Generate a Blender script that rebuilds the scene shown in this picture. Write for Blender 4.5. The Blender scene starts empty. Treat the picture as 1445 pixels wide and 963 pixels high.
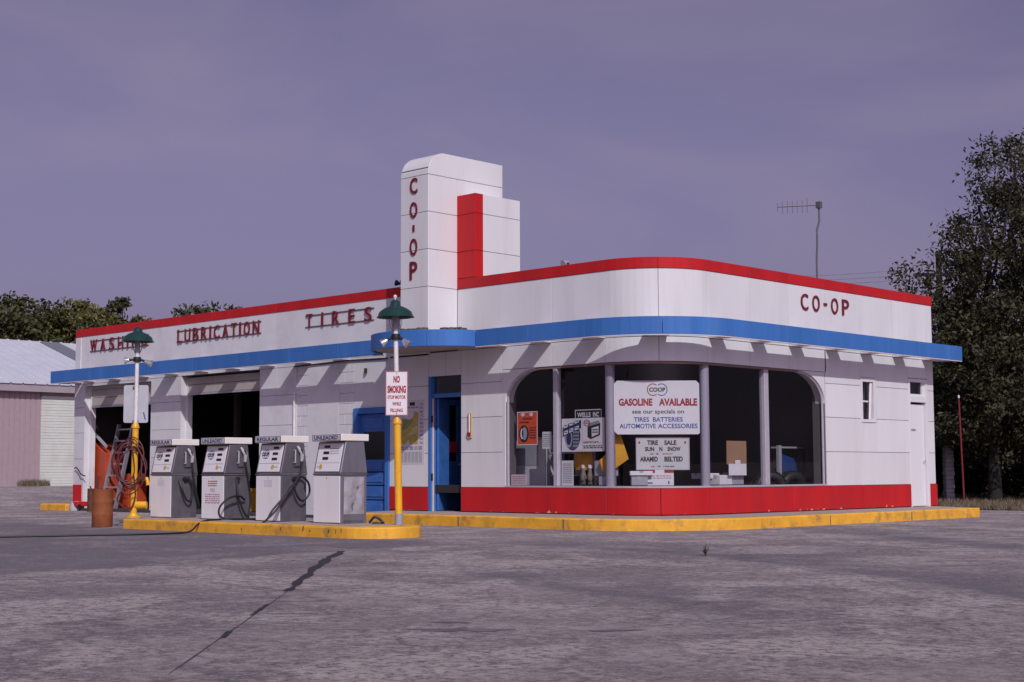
import bpy, bmesh, math, random
import numpy as np
from mathutils import Vector, Matrix
R_ = math.radians
rng = random.Random(7)
SC = bpy.context.scene
COL = SC.collection

# ------------------------------------------------------------------ camera
CAM = Vector((14.2262, -18.0587, 0.8746))
pit, rol, yaw = R_(5.0309), R_(-0.207), R_(-44.0576)
fw = Vector((math.sin(yaw)*math.cos(pit), math.cos(yaw)*math.cos(pit), math.sin(pit)))
rt = Vector((math.cos(yaw), -math.sin(yaw), 0)); up = rt.cross(fw)
r2 = rt*math.cos(rol)+up*math.sin(rol); u2 = -rt*math.sin(rol)+up*math.cos(rol)
cd = bpy.data.cameras.new('camera'); cam = bpy.data.objects.new('camera', cd); COL.objects.link(cam)
cd.sensor_width = 36; cd.lens = 52.018; cd.clip_start = .1; cd.clip_end = 3000
M = Matrix((r2, u2, -fw)).transposed().to_4x4(); M.translation = CAM
cam.matrix_world = M
SC.camera = cam

# ------------------------------------------------------------------ light
SUN = Vector((1.09, -.64, 1.0)).normalized()          # towards the sun
w = bpy.data.worlds.new('World'); SC.world = w; w.use_nodes = True
nt = w.node_tree; nt.nodes.clear()
N = nt.nodes.new; LK = nt.links.new
out = N('ShaderNodeOutputWorld'); bg = N('ShaderNodeBackground'); sky = N('ShaderNodeTexSky')
sky.sky_type = 'NISHITA'; sky.sun_disc = False
sky.sun_elevation = math.asin(SUN.z); sky.sun_rotation = math.atan2(SUN.x, SUN.y)
sky.dust_density = 3.0; sky.air_density = 1.0; sky.ozone_density = 1.2
hs = N('ShaderNodeHueSaturation'); hs.inputs['Saturation'].default_value = .50
mul = N('ShaderNodeMix'); mul.data_type = 'RGBA'; mul.blend_type = 'MULTIPLY'; mul.inputs[0].default_value = 1
mul.inputs[7].default_value = (1.10, .875, 1.34, 1)
# faint high cirrus
tc = N('ShaderNodeTexCoord'); mp = N('ShaderNodeMapping'); mp.inputs['Scale'].default_value = (1.0, 2.2, 5.0)
mp.inputs['Rotation'].default_value = (0, .25, .5)
nz = N('ShaderNodeTexNoise'); nz.inputs['Scale'].default_value = 2.2; nz.inputs['Detail'].default_value = 6
nz.inputs['Distortion'].default_value = .6
rmp = N('ShaderNodeMapRange'); rmp.inputs[1].default_value = .42; rmp.inputs[2].default_value = .75
rmp.inputs[3].default_value = 0; rmp.inputs[4].default_value = .38
cl = N('ShaderNodeMix'); cl.data_type = 'RGBA'; cl.inputs[7].default_value = (6.5, 5.5, 7.3, 1)
LK(sky.outputs[0], hs.inputs['Color']); LK(hs.outputs[0], mul.inputs[6])
LK(tc.outputs['Generated'], mp.inputs[0]); LK(mp.outputs[0], nz.inputs[0]); LK(nz.outputs[0], rmp.inputs[0])
LK(rmp.outputs[0], cl.inputs[0]); LK(mul.outputs[2], cl.inputs[6]); LK(cl.outputs[2], bg.inputs[0])
bg.inputs[1].default_value = .05
LK(bg.outputs[0], out.inputs[0])
sd = bpy.data.lights.new('sun', 'SUN'); sun = bpy.data.objects.new('sun', sd); COL.objects.link(sun)
sd.energy = 2.7; sd.angle = R_(.53); sd.color = (1.0, .99, .97)
sun.rotation_euler = (-SUN).to_track_quat('-Z', 'Y').to_euler(); sun.location = SUN*60
vs = SC.view_settings; vs.view_transform = 'Standard'; vs.look = 'None'; vs.exposure = 0; vs.gamma = 1
vs.use_curve_mapping = False
SC.render.engine = 'CYCLES'

# ------------------------------------------------------------------ materials
MATS = {}
def mat(name, col, rough=.6, metal=0., var=.12, scale=6., bump=0., bscale=40., spec=.5, streak=False, dirt=None, dirtamt=.0, dscale=1.5, panel=0.):
    """principled surface with procedural unevenness of colour, gloss and relief"""
    if name in MATS: return MATS[name]
    m = bpy.data.materials.new(name); m.use_nodes = True; t = m.node_tree; n = t.nodes; l = t.links
    p = n['Principled BSDF']
    p.inputs['Roughness'].default_value = rough; p.inputs['Metallic'].default_value = metal
    p.inputs['Specular IOR Level'].default_value = spec
    co = n.new('ShaderNodeTexCoord'); src = co.outputs['Object']
    if streak:
        mp = n.new('ShaderNodeMapping'); mp.inputs['Scale'].default_value = (1, 1, .12); l.new(src, mp.inputs[0]); s2 = mp.outputs[0]
    else: s2 = src
    nz = n.new('ShaderNodeTexNoise'); nz.inputs['Scale'].default_value = scale; nz.inputs['Detail'].default_value = 6; nz.inputs['Roughness'].default_value = .65
    l.new(s2, nz.inputs[0])
    mr = n.new('ShaderNodeMapRange'); mr.inputs[1].default_value = .25; mr.inputs[2].default_value = .75
    mr.inputs[3].default_value = 1-var; mr.inputs[4].default_value = 1+var*.6
    l.new(nz.outputs[0], mr.inputs[0])
    mx = n.new('ShaderNodeVectorMath'); mx.operation = 'SCALE'; mx.inputs[0].default_value = col[:3]
    if panel:
        ge = n.new('ShaderNodeNewGeometry'); pr = n.new('ShaderNodeMapRange'); pr.inputs[3].default_value = 1-panel; pr.inputs[4].default_value = 1+panel*.5
        l.new(ge.outputs['Random Per Island'], pr.inputs[0]); pm = n.new('ShaderNodeMath'); pm.operation = 'MULTIPLY'; l.new(mr.outputs[0], pm.inputs[0]); l.new(pr.outputs[0], pm.inputs[1]); l.new(pm.outputs[0], mx.inputs['Scale'])
    else: l.new(mr.outputs[0], mx.inputs['Scale'])
    c = mx.outputs[0]
    if dirt:
        d = n.new('ShaderNodeTexNoise'); d.inputs['Scale'].default_value = dscale; d.inputs['Detail'].default_value = 8; d.inputs['Roughness'].default_value = .7
        l.new(s2, d.inputs[0])
        dr = n.new('ShaderNodeMapRange'); dr.inputs[1].default_value = .5; dr.inputs[2].default_value = .72; dr.inputs[3].default_value = 0; dr.inputs[4].default_value = dirtamt
        l.new(d.outputs[0], dr.inputs[0])
        x = n.new('ShaderNodeMix'); x.data_type = 'RGBA'; x.inputs[7].default_value = (*dirt, 1)
        l.new(dr.outputs[0], x.inputs[0]); l.new(c, x.inputs[6]); c = x.outputs[2]
    l.new(c, p.inputs['Base Color'])
    rr = n.new('ShaderNodeMapRange'); rr.inputs[3].default_value = max(.05, rough-.1); rr.inputs[4].default_value = min(1, rough+.12)
    l.new(nz.outputs[0], rr.inputs[0]); l.new(rr.outputs[0], p.inputs['Roughness'])
    if bump:
        b = n.new('ShaderNodeTexNoise'); b.inputs['Scale'].default_value = bscale; b.inputs['Detail'].default_value = 5
        l.new(src, b.inputs[0]); bu = n.new('ShaderNodeBump'); bu.inputs['Strength'].default_value = bump; bu.inputs['Distance'].default_value = .01
        l.new(b.outputs[0], bu.inputs['Height']); l.new(bu.outputs[0], p.inputs['Normal'])
    MATS[name] = m; return m

ENAMEL = mat('white_enamel', (.70, .69, .715), .36, var=.06, scale=1.6, bump=.10, bscale=1.8, streak=True, dirt=(.47, .42, .43), dirtamt=.28, dscale=2.8, panel=.05)
PAINTW = mat('white_wall_paint', (.68, .67, .70), .6, var=.07, scale=2.2, bump=.12, bscale=9, dirt=(.46, .42, .44), dirtamt=.5, dscale=1.3, panel=.05)
SEAM = mat('dark_seam', (.12, .10, .11), .9)
SOFFIT = mat('white_soffit', (.66, .60, .64), .7, var=.1)
REDEN = mat('red_enamel', (.50, .016, .020), .40, spec=.22, var=.18, scale=2.2, bump=.08, bscale=2.4, streak=True, dirt=(.30, .03, .035), dirtamt=.4, dscale=2, panel=.10)
BLUEP = mat('blue_metal_paint', (.045, .16, .46), .45, spec=.3, var=.16, scale=2.2, bump=.16, bscale=2.6, streak=True, dirt=(.12, .24, .46), dirtamt=.35, dscale=2, panel=.10)
BLUED = mat('blue_door_paint', (.04, .14, .44), .45, var=.25, scale=5, bump=.15, bscale=20)
YELLOW = mat('yellow_kerb_paint', (.80, .40, .032), .7, var=.2, scale=4, bump=.4, bscale=30, dirt=(.20, .13, .07), dirtamt=.9, dscale=3.6)
YPIPE = mat('yellow_pipe_paint', (.80, .41, .02), .4, var=.12, scale=8, dirt=(.25, .12, .04), dirtamt=.4, dscale=6)
CONC = mat('sidewalk_concrete', (.36, .30, .28), .9, var=.25, scale=5, bump=.3, bscale=60, dirt=(.5, .30, .1), dirtamt=.5)
WPIPE = mat('white_post_paint', (.72, .68, .69), .45, var=.12, scale=12, dirt=(.4, .3, .25), dirtamt=.4, dscale=9)
GPIPE = mat('grey_post_base', (.28, .29, .36), .6)
GREENSH = mat('green_porcelain', (.012, .045, .04), .22, var=.2)
ALU = mat('aluminium', (.46, .44, .50), .42, .7, var=.12, scale=10)
MULL = mat('mullion_metal', (.42, .395, .46), .5, .15, var=.1, scale=10)
STEEL = mat('brushed_steel', (.27, .26, .31), .42, .6, var=.16, scale=4, streak=True, dirt=(.09, .085, .1), dirtamt=.6, dscale=4)
STEELDK = mat('dull_dark_steel', (.165, .155, .185), .5, .5, var=.2, scale=5, dirt=(.05, .05, .055), dirtamt=.6, dscale=4)
CHROME = mat('chrome', (.78, .76, .80), .22, .75)
NOZ = mat('nozzle_alloy', (.62, .60, .64), .3, .25)
PUMPW = mat('pump_white_paint', (.80, .78, .82), .35, var=.07, scale=3, streak=True, dirt=(.45, .40, .40), dirtamt=.3)
CAPW = mat('pump_cap_cream', (.76, .72, .68), .4, var=.06)
DIALW = mat('pump_dial_white', (.74, .72, .76), .3, var=.05)
BLACK = mat('black_rubber', (.014, .014, .016), .5, var=.3)
BLKP = mat('black_paint', (.012, .012, .014), .5)
NAVY = mat('navy_ink', (.012, .022, .10), .5)
REDINK = mat('red_ink', (.36, .012, .02), .5)
BLUEINK = mat('blue_ink', (.03, .08, .30), .5)
BLKINK = mat('black_ink', (.014, .014, .016), .6)
PINKINK = mat('faded_red_ink', (.42, .20, .24), .6)
GREYINK = mat('grey_ink', (.28, .27, .32), .6)
REDLET = mat('red_letter_enamel', (.17, .010, .02), .3, var=.12)
RAIL = mat('letter_rail', (.10, .095, .10), .6)
RUST = mat('rust_barrel', (.27, .075, .022), .75, var=.3, scale=3, bump=.3, bscale=25, dirt=(.06, .03, .022), dirtamt=.9, dscale=2.6)
RUSTDK = mat('dark_rust_barrel', (.13, .05, .028), .8, var=.35, scale=4, bump=.3, bscale=25)
ORED = mat('orange_red_paint', (.42, .055, .018), .5, var=.2)
HOSER = mat('red_rubber_hose', (.115, .02, .024), .55, var=.25)
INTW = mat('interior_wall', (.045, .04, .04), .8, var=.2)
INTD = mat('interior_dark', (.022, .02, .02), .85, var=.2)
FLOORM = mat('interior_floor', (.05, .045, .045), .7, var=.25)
ROOFM = mat('roof_gravel', (.12, .11, .11), .95, var=.35, scale=30, bump=.6, bscale=50)
CREAM = mat('cream_overhead_door', (.47, .415, .39), .6, var=.14, scale=3, dirt=(.25, .2, .17), dirtamt=.5)
SHEDW = mat('pink_metal_siding', (.36, .27, .29), .6, var=.08)
SHEDD = mat('pale_roller_door', (.60, .615, .57), .55, var=.1, dirt=(.3, .26, .2), dirtamt=.3)
SHEDR = mat('pale_metal_roof', (.56, .57, .64), .5, 0, var=.08, scale=1.2)
SKYL = mat('grey_roof_panel', (.17, .18, .22), .5, var=.1)
PAPER = mat('white_paper', (.72, .69, .73), .65, var=.05)
PINKP = mat('pale_pink_paper', (.66, .52, .56), .65, var=.05)
ORANGEP = mat('orange_poster', (.72, .085, .025), .55, var=.06)
CARD = mat('cardboard', (.33, .19, .11), .8, var=.12)
YCLOTH = mat('yellow_cloth', (.62, .28, .02), .8, var=.15)
GLOVE = mat('tan_work_glove', (.25, .19, .15), .9, var=.2)
GREYBOX = mat('grey_box', (.36, .35, .40), .7, var=.1)
OLIVE = mat('map_yellow', (.46, .38, .08), .6, var=.45, scale=14)
TREEBARK = mat('bark', (.014, .012, .011), .9, var=.3, bump=.5, bscale=12)
SHINGLE = mat('dark_shingle', (.045, .043, .05), .9, var=.4, scale=9)
HOUSEW = mat('dark_house_wall', (.055, .045, .042), .85, var=.3)
STONE = mat('stone_pier', (.42, .41, .47), .9, var=.45, scale=4, bump=.4, bscale=8)
REDPOLE = mat('red_pole_paint', (.17, .012, .02), .5)
THERMO = mat('thermometer_plate', (.55, .38, .16), .5, var=.15)
BRICKP = mat('painted_block', (.665, .65, .69), .7, var=.07, scale=3, bump=.25, bscale=14)

def glass_mat(name, tint=(.84, .85, .87), base=.5):
    m = bpy.data.materials.new(name); m.use_nodes = True; t = m.node_tree; n = t.nodes; l = t.links; n.clear()
    o = n.new('ShaderNodeOutputMaterial'); mx = n.new('ShaderNodeMixShader'); tr = n.new('ShaderNodeBsdfTransparent'); gl = n.new('ShaderNodeBsdfGlossy')
    tr.inputs[0].default_value = (*tint, 1); gl.inputs['Roughness'].default_value = .015; gl.inputs['Color'].default_value = (.8, .8, .85, 1)
    ge = n.new('ShaderNodeNewGeometry'); nz = n.new('ShaderNodeTexNoise'); nz.inputs['Scale'].default_value = 1.5; bu = n.new('ShaderNodeBump'); bu.inputs['Strength'].default_value = .03
    l.new(nz.outputs[0], bu.inputs['Height']); l.new(bu.outputs[0], gl.inputs['Normal'])
    def mth(op, a, b=None):
        x = n.new('ShaderNodeMath'); x.operation = op
        for i, q in enumerate((a, b)):
            if q is None: continue
            if isinstance(q, float): x.inputs[i].default_value = q
            else: l.new(q, x.inputs[i])
        return x.outputs[0]
    dt = n.new('ShaderNodeVectorMath'); dt.operation = 'DOT_PRODUCT'; l.new(ge.outputs['Incoming'], dt.inputs[0]); l.new(ge.outputs['Normal'], dt.inputs[1])
    f = mth('ADD', mth('MULTIPLY', mth('POWER', mth('SUBTRACT', 1.0, mth('ABSOLUTE', dt.outputs['Value'])), 5.0), .95), .045)
    l.new(f, mx.inputs[0]); l.new(tr.outputs[0], mx.inputs[1]); l.new(gl.outputs[0], mx.inputs[2]); l.new(mx.outputs[0], o.inputs[0])
    return m
GLASS = glass_mat('window_glass')

def chipped(name, base):
    m = MATS[base].copy(); m.name = name; t = m.node_tree; n = t.nodes; l = t.links; p = n['Principled BSDF']
    src = p.inputs['Base Color'].links[0].from_socket; co = n.new('ShaderNodeTexCoord'); sp = n.new('ShaderNodeSeparateXYZ'); l.new(co.outputs['Object'], sp.inputs[0])
    a = n.new('ShaderNodeMapRange'); a.inputs[1].default_value = .185; a.inputs[2].default_value = .30; a.inputs[3].default_value = .17; a.inputs[4].default_value = -.12; l.new(sp.outputs['Z'], a.inputs[0])
    z = n.new('ShaderNodeTexNoise'); z.inputs['Scale'].default_value = 7; z.inputs['Detail'].default_value = 7; z.inputs['Roughness'].default_value = .7; l.new(co.outputs['Object'], z.inputs[0])
    s_ = n.new('ShaderNodeMath'); s_.operation = 'ADD'; l.new(a.outputs[0], s_.inputs[0]); l.new(z.outputs[0], s_.inputs[1])
    g = n.new('ShaderNodeMapRange'); g.inputs[1].default_value = .735; g.inputs[2].default_value = .745; l.new(s_.outputs[0], g.inputs[0])
    x = n.new('ShaderNodeMix'); x.data_type = 'RGBA'; x.inputs[7].default_value = (.62, .45, .34, 1); l.new(g.outputs[0], x.inputs[0]); l.new(src, x.inputs[6]); l.new(x.outputs[2], p.inputs['Base Color'])
    return m
REDBASE = chipped('chipped_red_enamel', 'red_enamel')

# ------------------------------------------------------------------ mesh helpers
class MB:
    def __init__(s): s.v = []; s.f = []; s.mi = []; s.ms = []
    def m(s, ma):
        if ma not in s.ms: s.ms.append(ma)
        return s.ms.index(ma)
    def add(s, vs_, fs, ma=None):
        o = len(s.v); s.v += [tuple(x) for x in vs_]
        k = s.m(ma) if ma else 0
        for f in fs: s.f.append([i+o for i in f]); s.mi.append(k)
        return s
    def box(s, x0, x1, y0, y1, z0, z1, ma=None):
        v = [(x, y, z) for z in (z0, z1) for y in (y0, y1) for x in (x0, x1)]
        return s.add(v, [(0, 2, 3, 1), (4, 5, 7, 6), (0, 1, 5, 4), (2, 6, 7, 3), (0, 4, 6, 2), (1, 3, 7, 5)], ma)
    def obox(s, c, ax, ay, az, ma=None):       # box centred at c with half-axis vectors
        c, ax, ay, az = map(Vector, (c, ax, ay, az))
        v = [c+ax*i+ay*j+az*k for k in (-1, 1) for j in (-1, 1) for i in (-1, 1)]
        return s.add(v, [(0, 2, 3, 1), (4, 5, 7, 6), (0, 1, 5, 4), (2, 6, 7, 3), (0, 4, 6, 2), (1, 3, 7, 5)], ma)
    def prism(s, poly, a, d, ma=None):          # polygon (list of 3D points) extruded by vector d
        n = len(poly); d = Vector(d)
        v = [Vector(p) for p in poly]+[Vector(p)+d for p in poly]
        return s.add(v, [list(range(n))[::-1], list(range(n, 2*n))]+[(i, (i+1) % n, n+(i+1) % n, n+i) for i in range(n)], ma)
    def tube(s, path, r, n=8, ma=None, caps=True):
        P = [Vector(p) for p in path]; k = len(P)
        rr = r if isinstance(r, (list, tuple)) else [r]*k
        v = []; prev = None
        for i in range(k):
            t = (P[min(i+1, k-1)]-P[max(i-1, 0)])
            if t.length < 1e-9: t = Vector((0, 0, 1))
            t.normalize()
            if prev is None:
                a = Vector((0, 0, 1)) if abs(t.z) < .9 else Vector((1, 0, 0))
                u = t.cross(a).normalized()
            else: u = (prev-t*prev.dot(t)).normalized()
            prev = u; b = t.cross(u)
            v += [P[i]+(u*math.cos(2*math.pi*j/n)+b*math.sin(2*math.pi*j/n))*rr[i] for j in range(n)]
        f = [(i*n+j, i*n+(j+1) % n, (i+1)*n+(j+1) % n, (i+1)*n+j) for i in range(k-1) for j in range(n)]
        if caps: f += [list(range(n))[::-1], [(k-1)*n+j for j in range(n)]]
        return s.add(v, f, ma)
    def lathe(s, prof, c=(0, 0, 0), n=24, ma=None, closed=False):   # prof: (r,z)
        v = []; k = len(prof)
        for r, z in prof:
            v += [(c[0]+r*math.cos(2*math.pi*j/n), c[1]+r*math.sin(2*math.pi*j/n), c[2]+z) for j in range(n)]
        f = [(i*n+j, i*n+(j+1) % n, (i+1)*n+(j+1) % n, (i+1)*n+j) for i in range(k-1) for j in range(n)]
        if prof[0][0] > 1e-6 and not closed: f.append(list(range(n))[::-1])
        if prof[-1][0] > 1e-6 and not closed: f.append([(k-1)*n+j for j in range(n)])
        return s.add(v, f, ma)
    def build(s, name, ma=None, parent=None, bevel=0, smooth=False, seg=1):
        me = bpy.data.meshes.new(name); me.from_pydata(s.v, [], s.f)
        if ma: me.materials.append(ma)
        else:
            for x in s.ms: me.materials.append(x)
            me.polygons.foreach_set('material_index', s.mi)
        bm = bmesh.new(); bm.from_mesh(me)
        bmesh.ops.remove_doubles(bm, verts=bm.verts, dist=1e-5)
        bmesh.ops.recalc_face_normals(bm, faces=bm.faces)
        if bevel:
            es = [e for e in bm.edges if len(e.link_faces) == 2 and e.calc_face_angle(0) > .6]
            if es: bmesh.ops.bevel(bm, geom=es, offset=bevel, segments=seg, affect='EDGES', profile=.6, clamp_overlap=True)
        if smooth:
            for fc in bm.faces: fc.smooth = True
            for e in bm.edges:
                if len(e.link_faces) == 2 and e.calc_face_angle(0) > .7: e.smooth = False
        bm.to_mesh(me); bm.free(); me.update()
        o = bpy.data.objects.new(name, me); COL.objects.link(o)
        if parent: o.parent = parent
        return o

def thing(name, label, cat, loc=(0, 0, 0), rot=(0, 0, 0), group=None):
    o = bpy.data.objects.new(name, None); COL.objects.link(o); o.location = loc; o.rotation_euler = rot
    o.empty_display_size = .2
    o['label'] = label; o['category'] = cat
    if group: o['group'] = group
    return o
def tag(o, label, cat, group=None):
    o['label'] = label; o['category'] = cat
    if group: o['group'] = group
    return o
def struct(o): o['kind'] = 'structure'; return o
def stuff(o): o['kind'] = 'stuff'; return o

_tc = {}
def text_verts(txt, bold=0., ext=0.):
    k = (txt, bold, ext)
    if k in _tc: return _tc[k]
    cu = bpy.data.curves.new('lettering', 'FONT'); cu.body = txt; cu.size = 1; cu.offset = bold; cu.extrude = ext; cu.resolution_u = 3
    ob = bpy.data.objects.new('lettering', cu); COL.objects.link(ob)
    dg = bpy.context.evaluated_depsgraph_get(); dg.update()
    me = bpy.data.meshes.new_from_object(ob.evaluated_get(dg))
    v = [tuple(x.co) for x in me.vertices]; f = [list(p.vertices) for p in me.polygons]
    bpy.data.objects.remove(ob); bpy.data.curves.remove(cu); bpy.data.meshes.remove(me)
    _tc[k] = (v, f); return v, f
def put_text(mb, txt, fr, u0, u1, v0, v1, ma, bold=.02, thick=0., lift=.002):
    """lettering fitted into the box u0..u1 x v0..v1 of frame fr=(origin, U, V, N)"""
    v, f = text_verts(txt, bold, .1 if thick else 0)
    if not v: return
    xs = [a[0] for a in v]; ys = [a[1] for a in v]
    x0, x1, y0, y1 = min(xs), max(xs), min(ys), max(ys)
    O, U, V, Nn = map(Vector, fr)
    pts = []
    for a in v:
        z = lift+(thick*(a[2]+.1)/.2 if thick else 0)
        pts.append(O+U*(u0+(a[0]-x0)/(x1-x0+1e-9)*(u1-u0))+V*(v0+(a[1]-y0)/(y1-y0+1e-9)*(v1-v0))+Nn*z)
    mb.add(pts, f, ma)
def put_rect(mb, fr, u0, u1, v0, v1, ma, lift=.001):
    O, U, V, Nn = map(Vector, fr)
    mb.add([O+U*a+V*b+Nn*lift for a, b in ((u0, v0), (u1, v0), (u1, v1), (u0, v1))], [(0, 1, 2, 3)], ma)
def put_poly(mb, fr, pts, ma, lift=.001):
    O, U, V, Nn = map(Vector, fr)
    mb.add([O+U*a+V*b+Nn*lift for a, b in pts], [list(range(len(pts)))], ma)
def put_ring(mb, fr, cu, cv, ru, rv, wd, ma, lift=.001, n=28, a0=0., a1=2*math.pi):
    O, U, V, Nn = map(Vector, fr); pts = []
    for i in range(n+1):
        a = a0+(a1-a0)*i/n
        for k in (1, 1-wd): pts.append(O+U*(cu+ru*k*math.cos(a))+V*(cv+rv*k*math.sin(a))+Nn*lift)
    mb.add(pts, [(2*i, 2*i+2, 2*i+3, 2*i+1) for i in range(n)], ma)
def put_disc(mb, fr, cu, cv, ru, rv, ma, lift=.001, n=20):
    put_poly(mb, fr, [(cu+ru*math.cos(2*math.pi*i/n), cv+rv*math.sin(2*math.pi*i/n)) for i in range(n)], ma, lift)
def put_board(mb, fr, u0, u1, v0, v1, ma, t=.006):
    O, U, V, Nn = map(Vector, fr)
    mb.obox(O+U*((u0+u1)/2)+V*((v0+v1)/2)-Nn*(t/2), U*((u1-u0)/2), V*((v1-v0)/2), Nn*(t/2), ma)
def put_scribble(mb, fr, u0, u1, v0, v1, rows, ma, lift=.002, seed=1, fill=.45):
    """tiny print too small to read: rows of short bars"""
    r = random.Random(seed); h = (v1-v0)/rows
    for i in range(rows):
        u = u0
        while u < u1:
            l = r.uniform(.05, .2)*(u1-u0); e = min(u+l, u1)
            put_rect(mb, fr, u, e, v0+i*h+h*(.5-fill/2), v0+i*h+h*(.5+fill/2), ma, lift); u = e+(u1-u0)*.04
XF = lambda x, y, z: ((x, y, z), (1, 0, 0), (0, 0, 1), (0, -1, 0))     # faces the pump side
YF = lambda x, y, z: ((x, y, z), (0, 1, 0), (0, 0, 1), (1, 0, 0))      # faces the street on the right

# ================================================================== SETTING: ground
def gz(x, y):
    a = min(1, max(0, (-19.5-x)/13)); a = a*a*(3-2*a)
    d = math.hypot(x-CAM.x, y-CAM.y)
    return .42*a+.012*max(0, min(d, 260)-62)
def ground_mat():
    m = bpy.data.materials.new('worn_concrete_lot'); m.use_nodes = True; t = m.node_tree; n = t.nodes; l = t.links; p = n['Principled BSDF']
    co = n.new('ShaderNodeTexCoord').outputs['Object']
    def noise(scale, det=6, rough=.6, dist=0, vec=None):
        x = n.new('ShaderNodeTexNoise'); x.inputs['Scale'].default_value = scale; x.inputs['Detail'].default_value = det
        x.inputs['Roughness'].default_value = rough; x.inputs['Distortion'].default_value = dist; l.new(vec or co, x.inputs[0]); return x.outputs[0]
    def rng_(s, a, b, c, d):
        x = n.new('ShaderNodeMapRange'); x.inputs[1].default_value = a; x.inputs[2].default_value = b; x.inputs[3].default_value = c; x.inputs[4].default_value = d
        l.new(s, x.inputs[0]); return x.outputs[0]
    def mix(f, a, b):
        x = n.new('ShaderNodeMix'); x.data_type = 'RGBA'; l.new(f, x.inputs[0])
        for s, k in ((a, 6), (b, 7)):
            if isinstance(s, tuple): x.inputs[k].default_value = (*s, 1)
            else: l.new(s, x.inputs[k])
        return x.outputs[2]
    def mul(a, b):
        x = n.new('ShaderNodeMath'); x.operation = 'MULTIPLY'; l.new(a, x.inputs[0]); l.new(b, x.inputs[1]); return x.outputs[0]
    big = noise(.22, 4, .6, .8); mid = noise(1.1, 8, .72, .4); fine = noise(9, 8, .75); grit = noise(55, 4, .8)
    sp = n.new('ShaderNodeSeparateXYZ'); l.new(co, sp.inputs[0])
    def m_(op, a, b=0.):
        x = n.new('ShaderNodeMath'); x.operation = op
        for i, q in enumerate((a, b)):
            if isinstance(q, (int, float)): x.inputs[i].default_value = q
            else: l.new(q, x.inputs[i])
        return x.outputs[0]
    def soft(v, lo, hi): return rng_(v, lo, hi, 0, 1)
    wob = m_('MULTIPLY', m_('SUBTRACT', mid, .5), 1.3); X_ = m_('ADD', sp.outputs['X'], wob); Y_ = m_('ADD', sp.outputs['Y'], wob)
    # smooth resurfaced strip beside the pumps, ending at a joint that runs towards the street
    jx = m_('ADD', m_('MULTIPLY', m_('MAXIMUM', m_('SUBTRACT', -8.0, sp.outputs['Y']), 0), .24), 1.38)
    strip = mul(soft(m_('SUBTRACT', jx, X_), -.1, .25), soft(m_('SUBTRACT', -5.0, sp.outputs['Y']), -.3, .5))
    # darker tracks swung round the corner by turning cars
    tx = m_('SUBTRACT', sp.outputs['X'], 1.5)
    ta = m_('SUBTRACT', Y_, m_('SUBTRACT', -5.2, m_('MULTIPLY', m_('MULTIPLY', tx, tx), .048)))
    A_ = mul(mul(soft(ta, -.06, .1), rng_(ta, .35, 1.5, 1, .25)), soft(X_, .2, 2.2))
    A_ = mul(A_, rng_(ta, 1.4, 2.6, 1, 0))
    tb_ = m_('SUBTRACT', Y_, m_('SUBTRACT', -9.3, m_('MULTIPLY', m_('SUBTRACT', sp.outputs['X'], 5.5), .40)))
    B_ = mul(mul(soft(tb_, -.15, .1), rng_(tb_, .2, .8, 1, 0)), mul(soft(X_, 3.5, 5.5), rng_(X_, 8, 10, 1, 0)))
    tcx = m_('SUBTRACT', Y_, m_('SUBTRACT', .35, m_('MULTIPLY', m_('SUBTRACT', sp.outputs['X'], 2.45), .647)))
    C_ = mul(mul(soft(tcx, -.4, .1), rng_(tcx, .5, 1.3, 1, 0)), soft(X_, 2.2, 3.6))
    track = m_('MINIMUM', m_('ADD', m_('ADD', A_, B_), C_), 1.0)
    rough = m_('SUBTRACT', 1.0, m_('MULTIPLY', m_('MAXIMUM', strip, track), .72))
    c = mix(rng_(big, .44, .56, 0, 1), (.185, .152, .172), (.255, .21, .226))
    c = mix(rng_(mid, .50, .60, 0, .7), c, (.41, .35, .355))
    c = mix(rng_(mid, .44, .34, 0, .6), c, (.145, .125, .145))
    c = mix(m_('MULTIPLY', strip, .85), c, (.135, .12, .148))
    c = mix(m_('MULTIPLY', track, .8), c, (.125, .112, .14))
    spk = noise(6.5, 9, .85); sp2 = noise(17, 6, .8)
    pat = noise(.8, 6, .65, .5); rough = mul(rough, rng_(pat, .40, .58, .45, 1))
    c = mix(mul(mul(rough, rng_(pat, .51, .57, 0, .85)), rng_(fine, .42, .54, .1, 1)), c, (.56, .485, .475))
    c = mix(mul(rng_(spk, .515, .575, 0, .8), rough), c, (.51, .42, .425))
    c = mix(mul(rng_(spk, .475, .40, 0, .85), rough), c, (.095, .078, .088))
    c = mix(mul(rng_(sp2, .53, .59, 0, .8), rough), c, (.54, .47, .47))
    c = mix(mul(rng_(sp2, .465, .40, 0, .9), rough), c, (.065, .054, .06))
    c = mix(rng_(grit, .52, .68, 0, .6), c, (.50, .44, .45))
    c = mix(rng_(grit, .46, .30, 0, .65), c, (.08, .07, .08))
    st = noise(.55, 7, .7, 1.2)
    c = mix(rng_(st, .68, .74, 0, .6), c, (.10, .088, .105))
    # thin cracks
    vo = n.new('ShaderNodeTexVoronoi'); vo.feature = 'DISTANCE_TO_EDGE'; vo.inputs['Scale'].default_value = .33
    wv = n.new('ShaderNodeVectorMath'); wv.operation = 'ADD'; l.new(co, wv.inputs[0])
    nc = n.new('ShaderNodeTexNoise'); nc.inputs['Scale'].default_value = .9; nc.inputs['Detail'].default_value = 6; l.new(co, nc.inputs[0])
    sc = n.new('ShaderNodeVectorMath'); sc.operation = 'SCALE'; sc.inputs['Scale'].default_value = 1.6; l.new(nc.outputs['Color'], sc.inputs[0]); l.new(sc.outputs[0], wv.inputs[1])
    l.new(wv.outputs[0], vo.inputs['Vector'])
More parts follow.
